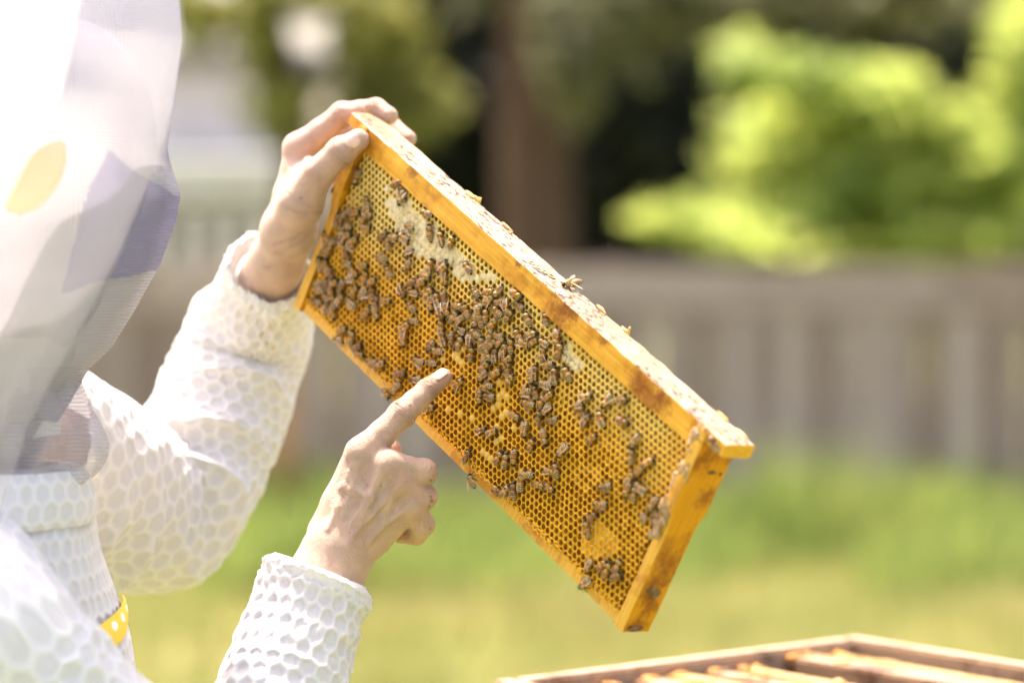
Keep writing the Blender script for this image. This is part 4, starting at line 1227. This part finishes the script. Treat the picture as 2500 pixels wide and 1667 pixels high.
VV, QQ, CC, DD, KR, base = [], [], [], [], [], 0
DIRT = [(1068, 928, 3.4), (1052, 940, 1.6), (1043, 928, 1.2), (1047, 944, 1.2), (1004, 958, 1.0), (1024, 976, 1.0), (1052, 1212, 2.2), (1054, 1222, 2.6), (1048, 1235, 1.6), (1050, 1290, 1.6), (968, 985, 3.5), (1002, 990, 3.0), (886, 1073, 1.2), (930, 1187, 1.0), (854, 1300, 1.2), (1002, 1146, 1.0), (1058, 1160, 1.4), (1052, 1172, 2.0), (735, 484, 2.5)]
CREASE = []
def rayd(V, x, y):
    o = np.array(CAMP) * 1000
    d = PM(x, y, 2.0) - o; d /= np.linalg.norm(d)
    w = V - o
    return np.linalg.norm(w - (w @ d)[:, None] * d, axis=1)
for K, side in ((R_, 'R'), (L_, 'L')):
    V, Q = hand(K, side).mesh()
    C = skin_shade(V, K, side)
    dirt = np.zeros(len(V))
    for (x, y, r) in DIRT:
        dirt = np.maximum(dirt, np.clip(1.0 - rayd(V, x, y) / (r * 1.1), 0, 1))
    cre = np.zeros(len(V))
    # joint wrinkles ring the finger at each knuckle
    for a, b, c_ in (('iM', 'iP', 'iD'), ('iP', 'iD', 'iT'), ('tM', 'tI', 'tT')):
        ax_ = K[c_] - K[a]; ax_ /= np.linalg.norm(ax_)
        w = (V - K[b]); along = w @ ax_; rad = np.linalg.norm(w, axis=1)
        near_ = np.clip(1.6 - rad / 12, 0, 1)
        wv = along + .9 * np.array([noise.noise(Vector(p) * .25) for p in V])
        cre = np.maximum(cre, near_ * (np.exp(-((np.abs(wv) - .2) / .45) ** 2) + .8 * np.exp(-((np.abs(wv) - 2.6) / .45) ** 2) + .6 * np.exp(-((np.abs(wv) - 4.6) / .4) ** 2)))
    if side == 'L':                                      # folds across the wrist and thumb base
        for (x0, y0, x1, y1) in ((668, 600, 790, 530), (665, 622, 778, 560), (650, 650, 765, 600), (700, 470, 780, 505), (690, 500, 790, 520)):
            for t in np.linspace(0, 1, 24):
                yy = y0 + (y1 - y0) * t + 10 * math.sin(t * 3.1)
                cre = np.maximum(cre, .55 * np.exp(-(rayd(V, x0 + (x1 - x0) * t, yy) / 1.0) ** 2))
    VV.append(V / 1000 - PO); QQ.append(Q + base); CC.append(C); DD.append(dirt); KR.append(cre); base += len(V)

# torso, neck, head and upper arms under the suit (seen only through the veil and at the collar)
A = lambda x, y, d: PM(x, y, d)
head = A(-300, 560, 2.13)
bf = Field((-560, 1750, 850), (20, 2620, 1960), 5.0)
bf.ell(head, (88, 76, 112), 20)
bf.ell(head + np.array([28, 0, -50]), (62, 60, 66), 25)                                 # jaw
bf.cone(head + np.array([90, 0, 6]), head + np.array([104, 0, -22]), 9, 14, 14)          # nose
bf.ell(head + np.array([92, 0, -52]), (14, 24, 9), 10)                                  # lips
bf.ell(head + np.array([94, 0, -78]), (17, 22, 15), 14)                                 # chin
for s in (-1, 1):
    bf.ell(head + np.array([84, s * 30, 22]), (9, 18, 8), 10)                           # brow
    bf.ell(head + np.array([76, s * 33, 4]), (11, 13, 9), 5)                            # eye
    bf.ell(head + np.array([-8, s * 78, -8]), (18, 8, 30), 6)                           # ear
neck0 = A(-115, 1240, 2.12)
bf.cone(head + np.array([-25, 10, -70]), neck0, 54, 56, 25)
bf.cone(A(-120, 1500, 2.14), A(-90, 2200, 2.14), 95, 100, 40)
bf.cone(A(-130, 1500, 2.02), A(-110, 1440, 2.30), 46, 56, 30)
bf.cone(A(-60, 1590, 1.985), A(500, 2240, 2.06), 42, 38, 20)
bf.cone(A(500, 2240, 2.06), A(722, 1600, 2.165), 38, 24, 15)
bf.cone(A(60, 1100, 2.30), A(395, 1235, 2.445), 44, 34, 20)
bf.cone(A(395, 1235, 2.445), A(540, 990, 2.484), 34, 28, 15)
bf.cone(A(540, 990, 2.484), A(618, 790, 2.476), 28, 22, 15)
V, Q = bf.mesh()
VV.append(V / 1000 - PO); QQ.append(Q + base); base += len(V)
CC.append(np.tile(np.array((0.62, 0.36, 0.26)), (len(V), 1))); DD.append(np.zeros(len(V))); KR.append(np.zeros(len(V)))
body = obj_np('body', np.concatenate(VV), np.concatenate(QQ), [MAT_SKIN], person, col=np.concatenate(CC), extra={'dirt': np.concatenate(DD), 'crease': np.concatenate(KR)})

def nail(center, along, out, length, width, lift):
    along = np.array(along, float); along /= np.linalg.norm(along)
    out = np.array(out, float); out -= along * (out @ along); out /= np.linalg.norm(out)
    side = np.cross(along, out)
    V, Q = [], []
    nu, nv = 9, 9
    for i in range(nu):
        for j in range(nv):
            u = i / (nu - 1) * 2 - 1; w = j / (nv - 1) * 2 - 1
            k = math.sqrt(max(0, 1 - abs(u) ** 4 * .55)); ww = w * width / 2 * k
            V.append((np.array(center) + along * u * length / 2 + side * ww + out * (lift - .16 * ww * ww * .55 - .35 * (u * u)) ) / 1000 - PO)
    for i in range(nu - 1):
        for j in range(nv - 1): Q.append((i * nv + j, i * nv + j + 1, (i + 1) * nv + j + 1, (i + 1) * nv + j))
    return obj_np('fingernail', V, np.array(Q), [MAT_NAIL], body)
vdn = -np.array(FWD); upn = np.array(UPV)
nail(R_['iT'] * .72 + R_['iD'] * .28 + np.array(RGT) * 1, R_['iT'] - R_['iD'], vdn * .62 + upn * .75 - np.array(RGT) * .25, 11.5, 9.5, 7.7)
nail(L_['tT'] * .85 + L_['tI'] * .15, L_['tT'] - L_['tI'], vdn * .93 + upn * .28, 13.5, 12.0, 9.6)

# ---- clothing: white spacer mesh with raised hexagons
m = NT('hexagon_mesh_fabric')
hx = m.attr('hex', 'Fac')                                # 1 on the padded ridge, 0 in the open mesh
uvn = m.n('UVMap')
v = m.coord()
sep = m.n('SeparateXYZ'); m.l(uvn.outputs[0], sep.inputs[0])
s1 = m.math('SINE', m.math('MULTIPLY', m.math('ADD', sep.outputs[0], m.math('MULTIPLY', sep.outputs[1], .45)), 3.6))
s2 = m.math('SINE', m.math('MULTIPLY', m.math('SUBTRACT', sep.outputs[1], m.math('MULTIPLY', sep.outputs[0], .3)), 3.6))
thr = m.math('MULTIPLY_ADD', m.math('ADD', s1, s2), .25, .5)
cell = m.mix(m.ramp(thr, .2, .8), (0.69, 0.665, 0.665), (0.81, 0.79, 0.79))
fl = m.noise(v, 420.0, 4, .7)
ridge = m.mix(m.ramp(fl, .3, .7), (0.82, 0.80, 0.78), (0.88, 0.87, 0.86))
st = m.attr('stain', 'Fac')
c = m.mix(hx, cell, ridge)
c = m.mix(m.math('MULTIPLY', m.ramp(m.math('ADD', st, m.math('MULTIPLY_ADD', m.noise(v, 160.0, 3), 1.0, -.5)), .45, .62), .8), c, (0.45, 0.26, 0.06))
nor = m.bump(m.math('ADD', m.math('MULTIPLY', fl, .7), m.math('MULTIPLY', thr, .25)), .5, .0012)
MAT_FABRIC = m.done(m.mixs(.22, m.bsdf(c, .9, nor, .1, sheen=.25), m.translucent(c)))

def hex_ridge(u, v, size):
    """distance field of a hexagon grid -> ridge mask 0..1 (u, v, size in mm)"""
    sx, sy = size, size * math.sqrt(3)
    def one(u, v):
        a = u - np.round(u / sx) * sx; b = v - np.round(v / sy) * sy
        return a, b
    a1, b1 = one(u, v); a2, b2 = one(u - sx / 2, v - sy / 2)
    use = (a1 ** 2 + b1 ** 2) < (a2 ** 2 + b2 ** 2)
    a = np.abs(np.where(use, a1, a2)); b = np.abs(np.where(use, b1, b2))
    d = np.maximum(a, a * .5 + b * .8660254)             # 0 at centre .. size/2 at the edge
    return d

def sleeve(name, path, res, size, seed, folds, parent, stains=(), u_off=0.0, cuff=0, wob=4.0, ref=Vector((0, 1, 0)), ridge_w=1.25):
    """path: (x,y,depth,radius_mm[,flatten]) along the limb. Returns a padded fabric tube with folds"""
    P_ = [np.array(P(a, b, c_)) * 1000 for a, b, c_, *r in path]
    Rr = [p[3] for p in path]
    # smooth the spine (Catmull-Rom)
    n = len(P_); S, RR = [], []
    for i in range(n - 1):
        p0, p1, p2, p3 = P_[max(i - 1, 0)], P_[i], P_[i + 1], P_[min(i + 2, n - 1)]
        k = max(4, int(np.linalg.norm(p2 - p1) / 2.0))
        for s in range(k):
            t = s / k
            S.append(.5 * ((2 * p1) + (-p0 + p2) * t + (2 * p0 - 5 * p1 + 4 * p2 - p3) * t * t + (-p0 + 3 * p1 - 3 * p2 + p3) * t ** 3))
            RR.append(Rr[i] + (Rr[i + 1] - Rr[i]) * (t * t * (3 - 2 * t)))
    S.append(P_[-1]); RR.append(Rr[-1])
    S, RR = np.array(S), np.array(RR)
    seg = np.linalg.norm(np.diff(S, axis=0), axis=1); arc = np.concatenate([[0], np.cumsum(seg)])
    nv = int(arc[-1] / res)
    av = np.linspace(0, arc[-1], nv)
    S = np.stack([np.interp(av, arc, S[:, k]) for k in range(3)], 1); RR = np.interp(av, arc, RR)
    T = np.gradient(S, axis=0); T /= np.linalg.norm(T, axis=1)[:, None]
    for _ in range(12): T[1:-1] = (T[:-2] + T[1:-1] * 2 + T[2:]) / 4
    T /= np.linalg.norm(T, axis=1)[:, None]
    N = np.zeros_like(S); nvec = np.array(ref)
    for i in range(nv):
        nvec = nvec - T[i] * (nvec @ T[i]); nvec /= np.linalg.norm(nvec); N[i] = nvec
    B = np.cross(T, N)
    circ = 2 * math.pi * np.median(RR)
    ncol = max(6, int(round(circ / size))); us = ncol * size
    nu = int(circ / res)
    th = np.linspace(0, 2 * np.pi, nu + 1)
    TH, AV = np.meshgrid(th, av)
    U = TH / (2 * np.pi) * us
    dist = hex_ridge(U + u_off, AV, size)
    edge = size / 2 - dist                                # 0 on the border
    ridge = np.clip(1 - (edge - ridge_w) / 1.3, 0, 1); ridge = ridge * ridge * (3 - 2 * ridge)
    if cuff: ridge = np.maximum(ridge, np.clip((20 - AV) / 4, 0, 1))
    disp = ridge * 1.6
    # broad slack of the cloth
    flat = np.stack([np.cos(TH), np.sin(TH), AV / 60.0], -1).reshape(-1, 3)
    lo = np.array([noise.noise(Vector((p[0] * 1.1 + seed, p[1] * 1.1, p[2]))) + .5 * noise.noise(Vector((p[0] * 2.4, p[1] * 2.4 + seed, p[2] * 2.2))) for p in flat]).reshape(TH.shape)
    crk = np.array([noise.noise(Vector((p[0] * 4.5, p[1] * 4.5 + seed, p[2] * 6.0))) for p in flat]).reshape(TH.shape)
    disp = disp + lo * wob + crk * 1.6
    for (pos, width, amp, wl, skew, ph, t0, tw) in folds:  # gathered folds at elbow and wrist
        win = np.exp(-((AV - pos) / width) ** 2) * np.clip(.25 + np.cos(TH - t0) * tw, 0, 1.2)
        arg = (AV + skew * np.cos(TH - t0 + .6) + 6 * lo) / wl * 2 * np.pi + ph
        disp = disp + win * amp * (1 - np.abs(np.sin(arg * .5)) ** .7 * 1.6)
    if cuff:                                              # rolled, thicker hem
        disp = disp + 4.0 * np.exp(-((AV - cuff) / 6) ** 2) + 2.2 * np.exp(-((AV - cuff * 2.6) / 8) ** 2)
    if cuff:
        disp = disp + np.clip(1.4 - AV / 30, 0, 1) * 3.2 * np.array([noise.noise(Vector((p[0] * 6, p[1] * 6 + seed, p[2] * 8))) + .6 * noise.noise(Vector((p[0] * 15, p[1] * 15, p[2] * 17 + seed))) for p in flat]).reshape(TH.shape)
    rad = RR[:, None] + disp
    V = S[:, None] + (N[:, None] * np.cos(TH)[..., None] + B[:, None] * np.sin(TH)[..., None]) * rad[..., None]
    V = V[:, :-1]
    if cuff:                                              # turn the hem inwards
        inn = S[0][None] + (N[0][None] * np.cos(th[:-1])[:, None] + B[0][None] * np.sin(th[:-1])[:, None]) * (RR[0] - 3) + T[0] * 14
        V = np.concatenate([inn[None], V]); nvv = nv + 1
        ridge = np.concatenate([ridge[:1], ridge]); U = np.concatenate([U[:1], U]); AV = np.concatenate([AV[:1] - 8, AV])
    else: nvv = nv
    flatV = V.reshape(-1, 3)
    i_, j_ = np.meshgrid(np.arange(nvv - 1), np.arange(nu), indexing='ij')
    j2 = (j_ + 1) % nu
    Q = np.stack([i_ * nu + j_, i_ * nu + j2, (i_ + 1) * nu + j2, (i_ + 1) * nu + j_], -1).reshape(-1, 4)
    stn = np.zeros(len(flatV))
    for (x, y, r) in stains: stn = np.maximum(stn, np.clip(1.0 - rayd(flatV, x, y) / (r * .75), 0, 1))
    return obj_np(name, flatV / 1000 - PO, Q, [MAT_FABRIC], parent, uv=np.stack([U[:, :-1].ravel(), AV[:, :-1].ravel()], 1), extra={'hex': ridge[:, :-1].ravel(), 'stain': stn})

ST = [(650, 838, 4), (668, 850, 4), (655, 862, 3.5), (645, 870, 4), (660, 878, 3), (615, 868, 3.5), (628, 880, 3), (672, 932, 3.5), (680, 942, 4.5), (684, 950, 3), (690, 725, 4), (700, 735, 3), (635, 820, 3), (640, 812, 4), (676, 760, 3), (640, 1080, 3.5)]
sl_left = sleeve('sleeve', [(658, 652, 2.415, 28), (650, 684, 2.432, 31), (636, 735, 2.458, 41), (608, 815, 2.482, 49), (568, 920, 2.485, 52), (512, 1060, 2.475, 55), (450, 1190, 2.455, 60), (370, 1250, 2.435, 64), (270, 1222, 2.40, 70), (160, 1160, 2.355, 74), (20, 1090, 2.30, 77)],
    1.7, 15.5, 3, [(150, 90, 5, 60, 60, .4, 3.4, .9), (240, 70, 7, 48, 55, 1.4, 3.2, .9), (330, 60, 8, 48, 40, .3, 1.2, .8), (60, 30, 3, 26, 10, 0, 0, .4)], person, ST, cuff=7, wob=4.5)
sl_right = sleeve('sleeve', [(782, 1392, 2.186, 31), (770, 1424, 2.184, 35), (748, 1490, 2.176, 38), (716, 1590, 2.162, 41), (686, 1690, 2.148, 45), (620, 1900, 2.11, 52), (520, 2190, 2.06, 58), (420, 2160, 2.03, 64), (230, 1900, 1.99, 66), (35, 1690, 1.97, 66), (-50, 1570, 1.97, 64), (-115, 1480, 2.0, 62), (-220, 1400, 2.06, 46)],
    1.7, 17.0, 9, [(45, 26, 3.5, 24, 12, .5, 1, .6), (330, 70, 9, 46, 30, 0, 2.5, .8), (500, 60, 8, 44, 36, .8, 5.2, .8), (585, 45, 9, 50, 40, .2, 5.6, .9)], person, [(316, 1640, 2)], cuff=7, wob=4.0)

def torso(name, rings, res, size, seed, parent, stains=()):
    """rings: (y, centre x, half width mm, depth, half depth mm) from neck to hip"""
    ys_ = np.array([r[0] for r in rings], float)
    yy = np.linspace(ys_[0], ys_[-1], int((ys_[-1] - ys_[0]) / 3.5 / res))
    I = lambda k: np.interp(yy, ys_, np.array([r[k] for r in rings], float))
    cx, hw, dp, hd = I(1), I(2), I(3), I(4)
    for arr in (cx, hw, dp, hd):
        for _ in range(20): arr[1:-1] = (arr[:-2] + arr[1:-1] * 2 + arr[2:]) / 4
    nu = int(math.pi * (hw.max() + hd.max()) / res)
    th = np.linspace(0, 2 * np.pi, nu + 1)
    C = np.array([np.array(P(a, b, c_)) * 1000 for a, b, c_ in zip(cx, yy, dp)])
    AV = np.concatenate([[0], np.cumsum(np.linalg.norm(np.diff(C, axis=0), axis=1))])
    TH, AVg = np.meshgrid(th, AV)
    ncol = int(round(math.pi * (np.median(hw) + np.median(hd)) / size)); U = TH / (2 * np.pi) * ncol * size
    edge = size / 2 - hex_ridge(U, AVg, size)
    ridge = np.clip(1 - (edge - 1.25) / 1.3, 0, 1); ridge = ridge * ridge * (3 - 2 * ridge)
    lo = np.array([noise.noise(Vector((math.cos(t) * 1.6 + seed, math.sin(t) * 1.6, a / 70))) + .6 * noise.noise(Vector((math.cos(t) * 4, math.sin(t) * 4 + seed, a / 45))) for t, a in zip(TH.ravel(), AVg.ravel())]).reshape(TH.shape)
    disp = ridge * 1.5 + lo * 5
    X = (hw[:, None] + disp) * np.cos(TH); Y = (hd[:, None] + disp) * np.sin(TH)
    V = C[:, None] + np.array(RGT) * X[..., None] + np.array((0, 1, 0)) * Y[..., None]
    V = V[:, :-1].reshape(-1, 3); nv = len(yy)
    i_, j_ = np.meshgrid(np.arange(nv - 1), np.arange(nu), indexing='ij'); j2 = (j_ + 1) % nu
    Q = np.stack([i_ * nu + j_, i_ * nu + j2, (i_ + 1) * nu + j2, (i_ + 1) * nu + j_], -1).reshape(-1, 4)
    stn = np.zeros(len(V))
    for (x, y, r) in stains: stn = np.maximum(stn, np.clip(1.2 - rayd(V, x, y) / r, 0, 1))
    return obj_np(name, V / 1000 - PO, Q, [MAT_FABRIC], parent, uv=np.stack([U[:, :-1].ravel(), AVg[:, :-1].ravel()], 1), extra={'hex': ridge[:, :-1].ravel(), 'stain': stn}), (yy, cx, hw, dp, hd)
jacket, tr = torso('jacket', [(1135, -30, 45, 2.13, 62), (1160, -20, 62, 2.13, 84), (1230, -40, 74, 2.13, 104), (1330, -70, 86, 2.13, 130), (1400, -80, 95, 2.13, 145), (1500, -80, 104, 2.13, 160), (1667, -80, 117, 2.13, 165), (2000, -80, 128, 2.13, 165), (2600, -80, 135, 2.13, 165)], 1.9, 15.5, 5, person, [(322, 1640, 3), (326, 1652, 2)])
collar, _ = torso('collar', [(1140, -5, 58, 2.12, 84), (1170, -8, 64, 2.12, 92), (1220, -16, 69, 2.12, 102), (1260, -30, 74, 2.12, 110), (1272, -34, 72, 2.12, 108)], 1.7, 15.5, 8, person)

# yellow polka-dot binding across the chest
m = NT('polka_dot_ribbon')
uvn = m.n('UVMap'); sep = m.n('SeparateXYZ'); m.l(uvn.outputs[0], sep.inputs[0])
fx = m.math('SUBTRACT', m.math('FRACT', m.math('DIVIDE', sep.outputs[0], 17.0)), .5); fy = m.math('SUBTRACT', m.math('DIVIDE', sep.outputs[1], 17.0), .42)
dd = m.math('SQRT', m.math('ADD', m.math('MULTIPLY', fx, fx), m.math('MULTIPLY', fy, fy)))
c = m.mix(m.ramp(dd, .20, .23), (0.88, 0.87, 0.80), (0.86, 0.60, 0.06))
MAT_RIBBON = m.done(m.bsdf(c, .7, m.bump(m.noise(m.coord(), 900.0), .3, .0006), .2))
yy, cx, hw, dp, hd = tr
V, UVr = [], []
nu = 60
for i in range(nu + 1):
    t = i / nu
    ang = math.radians(-75 + 95 * t)
    for j in range(5):
        w = j / 4
        y = 1588 - 92 * t + (w - .5) * 74 - 18 * t * w
        k = np.interp(y, yy, np.arange(len(yy))); k = int(k)
        c_ = np.array(P(cx[k], y, dp[k])) * 1000
        bulge = 4.6 + (1.2 if j in (1, 2, 3) else 0) + 2.0 * noise.noise(Vector((t * 4, w, 2)))
        V.append((c_ + np.array(RGT) * (hw[k] + bulge) * math.cos(ang) + np.array((0, 1, 0)) * (hd[k] + bulge) * math.sin(ang)) / 1000 - PO)
        UVr.append((t * 170, w * 22))
Q = [(i * 5 + j, i * 5 + j + 1, (i + 1) * 5 + j + 1, (i + 1) * 5 + j) for i in range(nu) for j in range(4)]
ribbon = obj_np('ribbon', V, np.array(Q), [MAT_RIBBON], person, uv=UVr)
ribbon['label'] = 'yellow ribbon with white polka dots on the jacket'

# ---- hat and veil
m = NT('white_cotton')
v = m.coord()
MAT_COTTON = m.done(m.mixs(.2, m.bsdf((0.84, 0.83, 0.82), .85, m.bump(m.noise(v, 700.0), .3, .001), .15), m.translucent((0.82, 0.80, 0.78))))
m = NT('pale_yellow_cotton')
MAT_YELLOW = m.done(m.bsdf((0.86, 0.72, 0.40), .85, m.bump(m.noise(m.coord(), 600.0), .3, .001), .15))
def veil_material(name, color, alpha, pitch):
    m = NT(name)
    uvn = m.n('UVMap'); sep = m.n('SeparateXYZ'); m.l(uvn.outputs[0], sep.inputs[0])
    def line(s):
        f = m.math('ABSOLUTE', m.math('SUBTRACT', m.math('FRACT', m.math('DIVIDE', s, pitch)), .5))
        return m.ramp(f, .26, .34)
    ln = m.math('MAXIMUM', line(sep.outputs[0]), line(sep.outputs[1]))
    a = m.math('ADD', m.math('MULTIPLY', ln, alpha * .7), alpha * .45, clamp=True)
    b = m.mixs(.4, m.bsdf(color, .8, None, .1), m.translucent(color))
    return m.done(m.mixs(a, m.transparent(), b))
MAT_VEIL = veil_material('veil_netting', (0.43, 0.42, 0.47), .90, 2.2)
MAT_VEIL_GATHER = veil_material('gather_netting', (0.56, 0.535, 0.58), .52, 2.8)  # paler, coarser netting for the gather
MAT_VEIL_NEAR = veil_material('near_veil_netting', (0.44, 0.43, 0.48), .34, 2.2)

V, Q = [], []
hc = PM(160, 380, 2.03); f = Field(hc - 190, hc + 190, 3.5)
f.ell(PM(165, 340, 2.09), (60, 58, 82), 10)
f.ell(PM(60, 560, 2.11), (62, 62, 90), 30)
V, Q = f.mesh()
MAT_HAT = simple('lilac_grey_cotton', (0.34, 0.335, 0.44), .9, 40, .08)
hat = obj_np('hat', V / 1000 - PO, Q, [MAT_HAT], person)
hc = PM(78, 418, 1.955); f = Field(hc - 60, hc + 60, 2.5)
f.ell(PM(78, 418, 1.955), (19, 8, 30), 4, rot=[[.86, 0, -.5], [0, 1, 0], [.5, 0, .86]])
V, Q = f.mesh()
hb = obj_np('hat_trim', V / 1000 - PO, Q, [MAT_YELLOW], hat)

def drape(name, rings, mat, seed, parent, a0=0, a1=360, wob=5.0, waves=7, amp=3.0, step=3.0, shade_mat=None):
    """netting lofted through rings (y, x of right edge, centre x, depth, half depth mm)"""
    ys_ = np.array([r[0] for r in rings], float)
    yy = np.linspace(ys_[0], ys_[-1], int((ys_[-1] - ys_[0]) / 3.6 / step))
    I = lambda k: np.interp(yy, ys_, np.array([r[k] for r in rings], float))
    xr, cx, dp, hd = I(1), I(2), I(3), I(4)
    for arr in (xr, cx, dp, hd):
        for _ in range(6): arr[1:-1] = (arr[:-2] + arr[1:-1] * 2 + arr[2:]) / 4
    th = np.radians(np.linspace(a0, a1, int((a1 - a0) / (.8 if shade_mat else 2.0))))
    V, UVd = [], []
    for i, y in enumerate(yy):
        c_ = np.array(P(cx[i], y, dp[i])) * 1000
        hw = (xr[i] - cx[i]) / F_PX * dp[i] * 1000
        for t in th:
            k = amp * math.sin(t * waves + seed + y * .006) * (.4 + .6 * i / len(yy)) + wob * noise.noise(Vector((math.cos(t) * 1.8, math.sin(t) * 1.8 + seed, y * .006)))
            k *= (1 - .75 * abs(math.cos(t)) ** 6)
            V.append((c_ + np.array(RGT) * (hw + k) * math.cos(t) + np.array((0, 1, 0)) * (hd[i] + k) * math.sin(t)) / 1000 - PO)
            UVd.append((t * 110, y / 3.6))
    n = len(th)
    Q = [(i * n + j, i * n + j + 1, (i + 1) * n + j + 1, (i + 1) * n + j) for i in range(len(yy) - 1) for j in range(n - 1)]
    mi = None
    if shade_mat:                                             # shade of the veil's far side, painted as a bluish patch
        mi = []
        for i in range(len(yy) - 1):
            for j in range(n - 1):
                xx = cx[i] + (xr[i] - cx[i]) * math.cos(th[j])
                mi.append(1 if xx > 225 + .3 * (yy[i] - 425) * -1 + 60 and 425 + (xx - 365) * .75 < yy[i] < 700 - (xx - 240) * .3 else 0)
    return obj_np(name, V, np.array(Q), [mat] + ([shade_mat] if shade_mat else []), parent, uv=UVd, mat_idx=mi)

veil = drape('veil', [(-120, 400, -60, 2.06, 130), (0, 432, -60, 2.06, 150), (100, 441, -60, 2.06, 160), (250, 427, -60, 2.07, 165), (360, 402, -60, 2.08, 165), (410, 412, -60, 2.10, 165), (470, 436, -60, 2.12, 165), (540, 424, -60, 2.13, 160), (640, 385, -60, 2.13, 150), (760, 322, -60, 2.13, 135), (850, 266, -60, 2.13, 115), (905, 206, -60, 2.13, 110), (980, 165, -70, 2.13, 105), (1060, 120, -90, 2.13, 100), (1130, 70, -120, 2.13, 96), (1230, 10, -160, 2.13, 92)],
    MAT_VEIL, 2, person, 0, 360, 8.0, 13, 6.0, 1.3, veil_material('veil_shade_netting', (0.25, 0.245, 0.38), .78, 2.2))  # last material paints the far side's shade into the netting colour
added_lining = drape('added_lining', [(820, 190, -60, 2.13, 82), (900, 168, -60, 2.13, 80), (980, 146, -60, 2.13, 74), (1060, 140, -60, 2.13, 70)], MAT_COTTON, 7, person, 0, 360, 4.0, 8, 3.0)  # added pale cloth, lightens the dark seen through the netting
gather = drape('veil_gather', [(890, 200, 90, 2.12, 52), (930, 196, 95, 2.12, 50), (990, 222, 92, 2.12, 55), (1060, 254, 90, 2.12, 62), (1100, 259, 85, 2.12, 64), (1150, 240, 70, 2.12, 62), (1190, 200, 60, 2.12, 58), (1215, 120, 50, 2.12, 50)],
    MAT_VEIL_GATHER, 5, person, 0, 360, 14.0, 8, 8.0, 2.5)
flap = drape('veil_flap', [(-150, 450, -250, 1.86, 60), (0, 442, -250, 1.86, 70), (120, 436, -250, 1.86, 80), (300, 408, -260, 1.86, 85), (420, 372, -280, 1.86, 85), (560, 320, -300, 1.86, 85), (720, 246, -330, 1.87, 80), (900, 132, -380, 1.88, 75), (1060, 52, -420, 1.90, 70), (1280, -10, -450, 1.93, 60)],
    MAT_VEIL_NEAR, 1, person, -100, 6, 9.0, 9, 6.0, 4.0)
hood = drape('hood', [(-200, 230, -260, 1.72, 50), (0, 190, -270, 1.72, 55), (200, 150, -290, 1.72, 60), (330, 96, -320, 1.72, 60), (420, 44, -340, 1.72, 60), (560, -30, -360, 1.73, 55), (700, -120, -400, 1.74, 50)],
    veil_material('white_hood_netting', (0.84, 0.83, 0.84), .78, 2.2), 4, person, -110, 4, 4.0, 4, 2.0, 4.0)
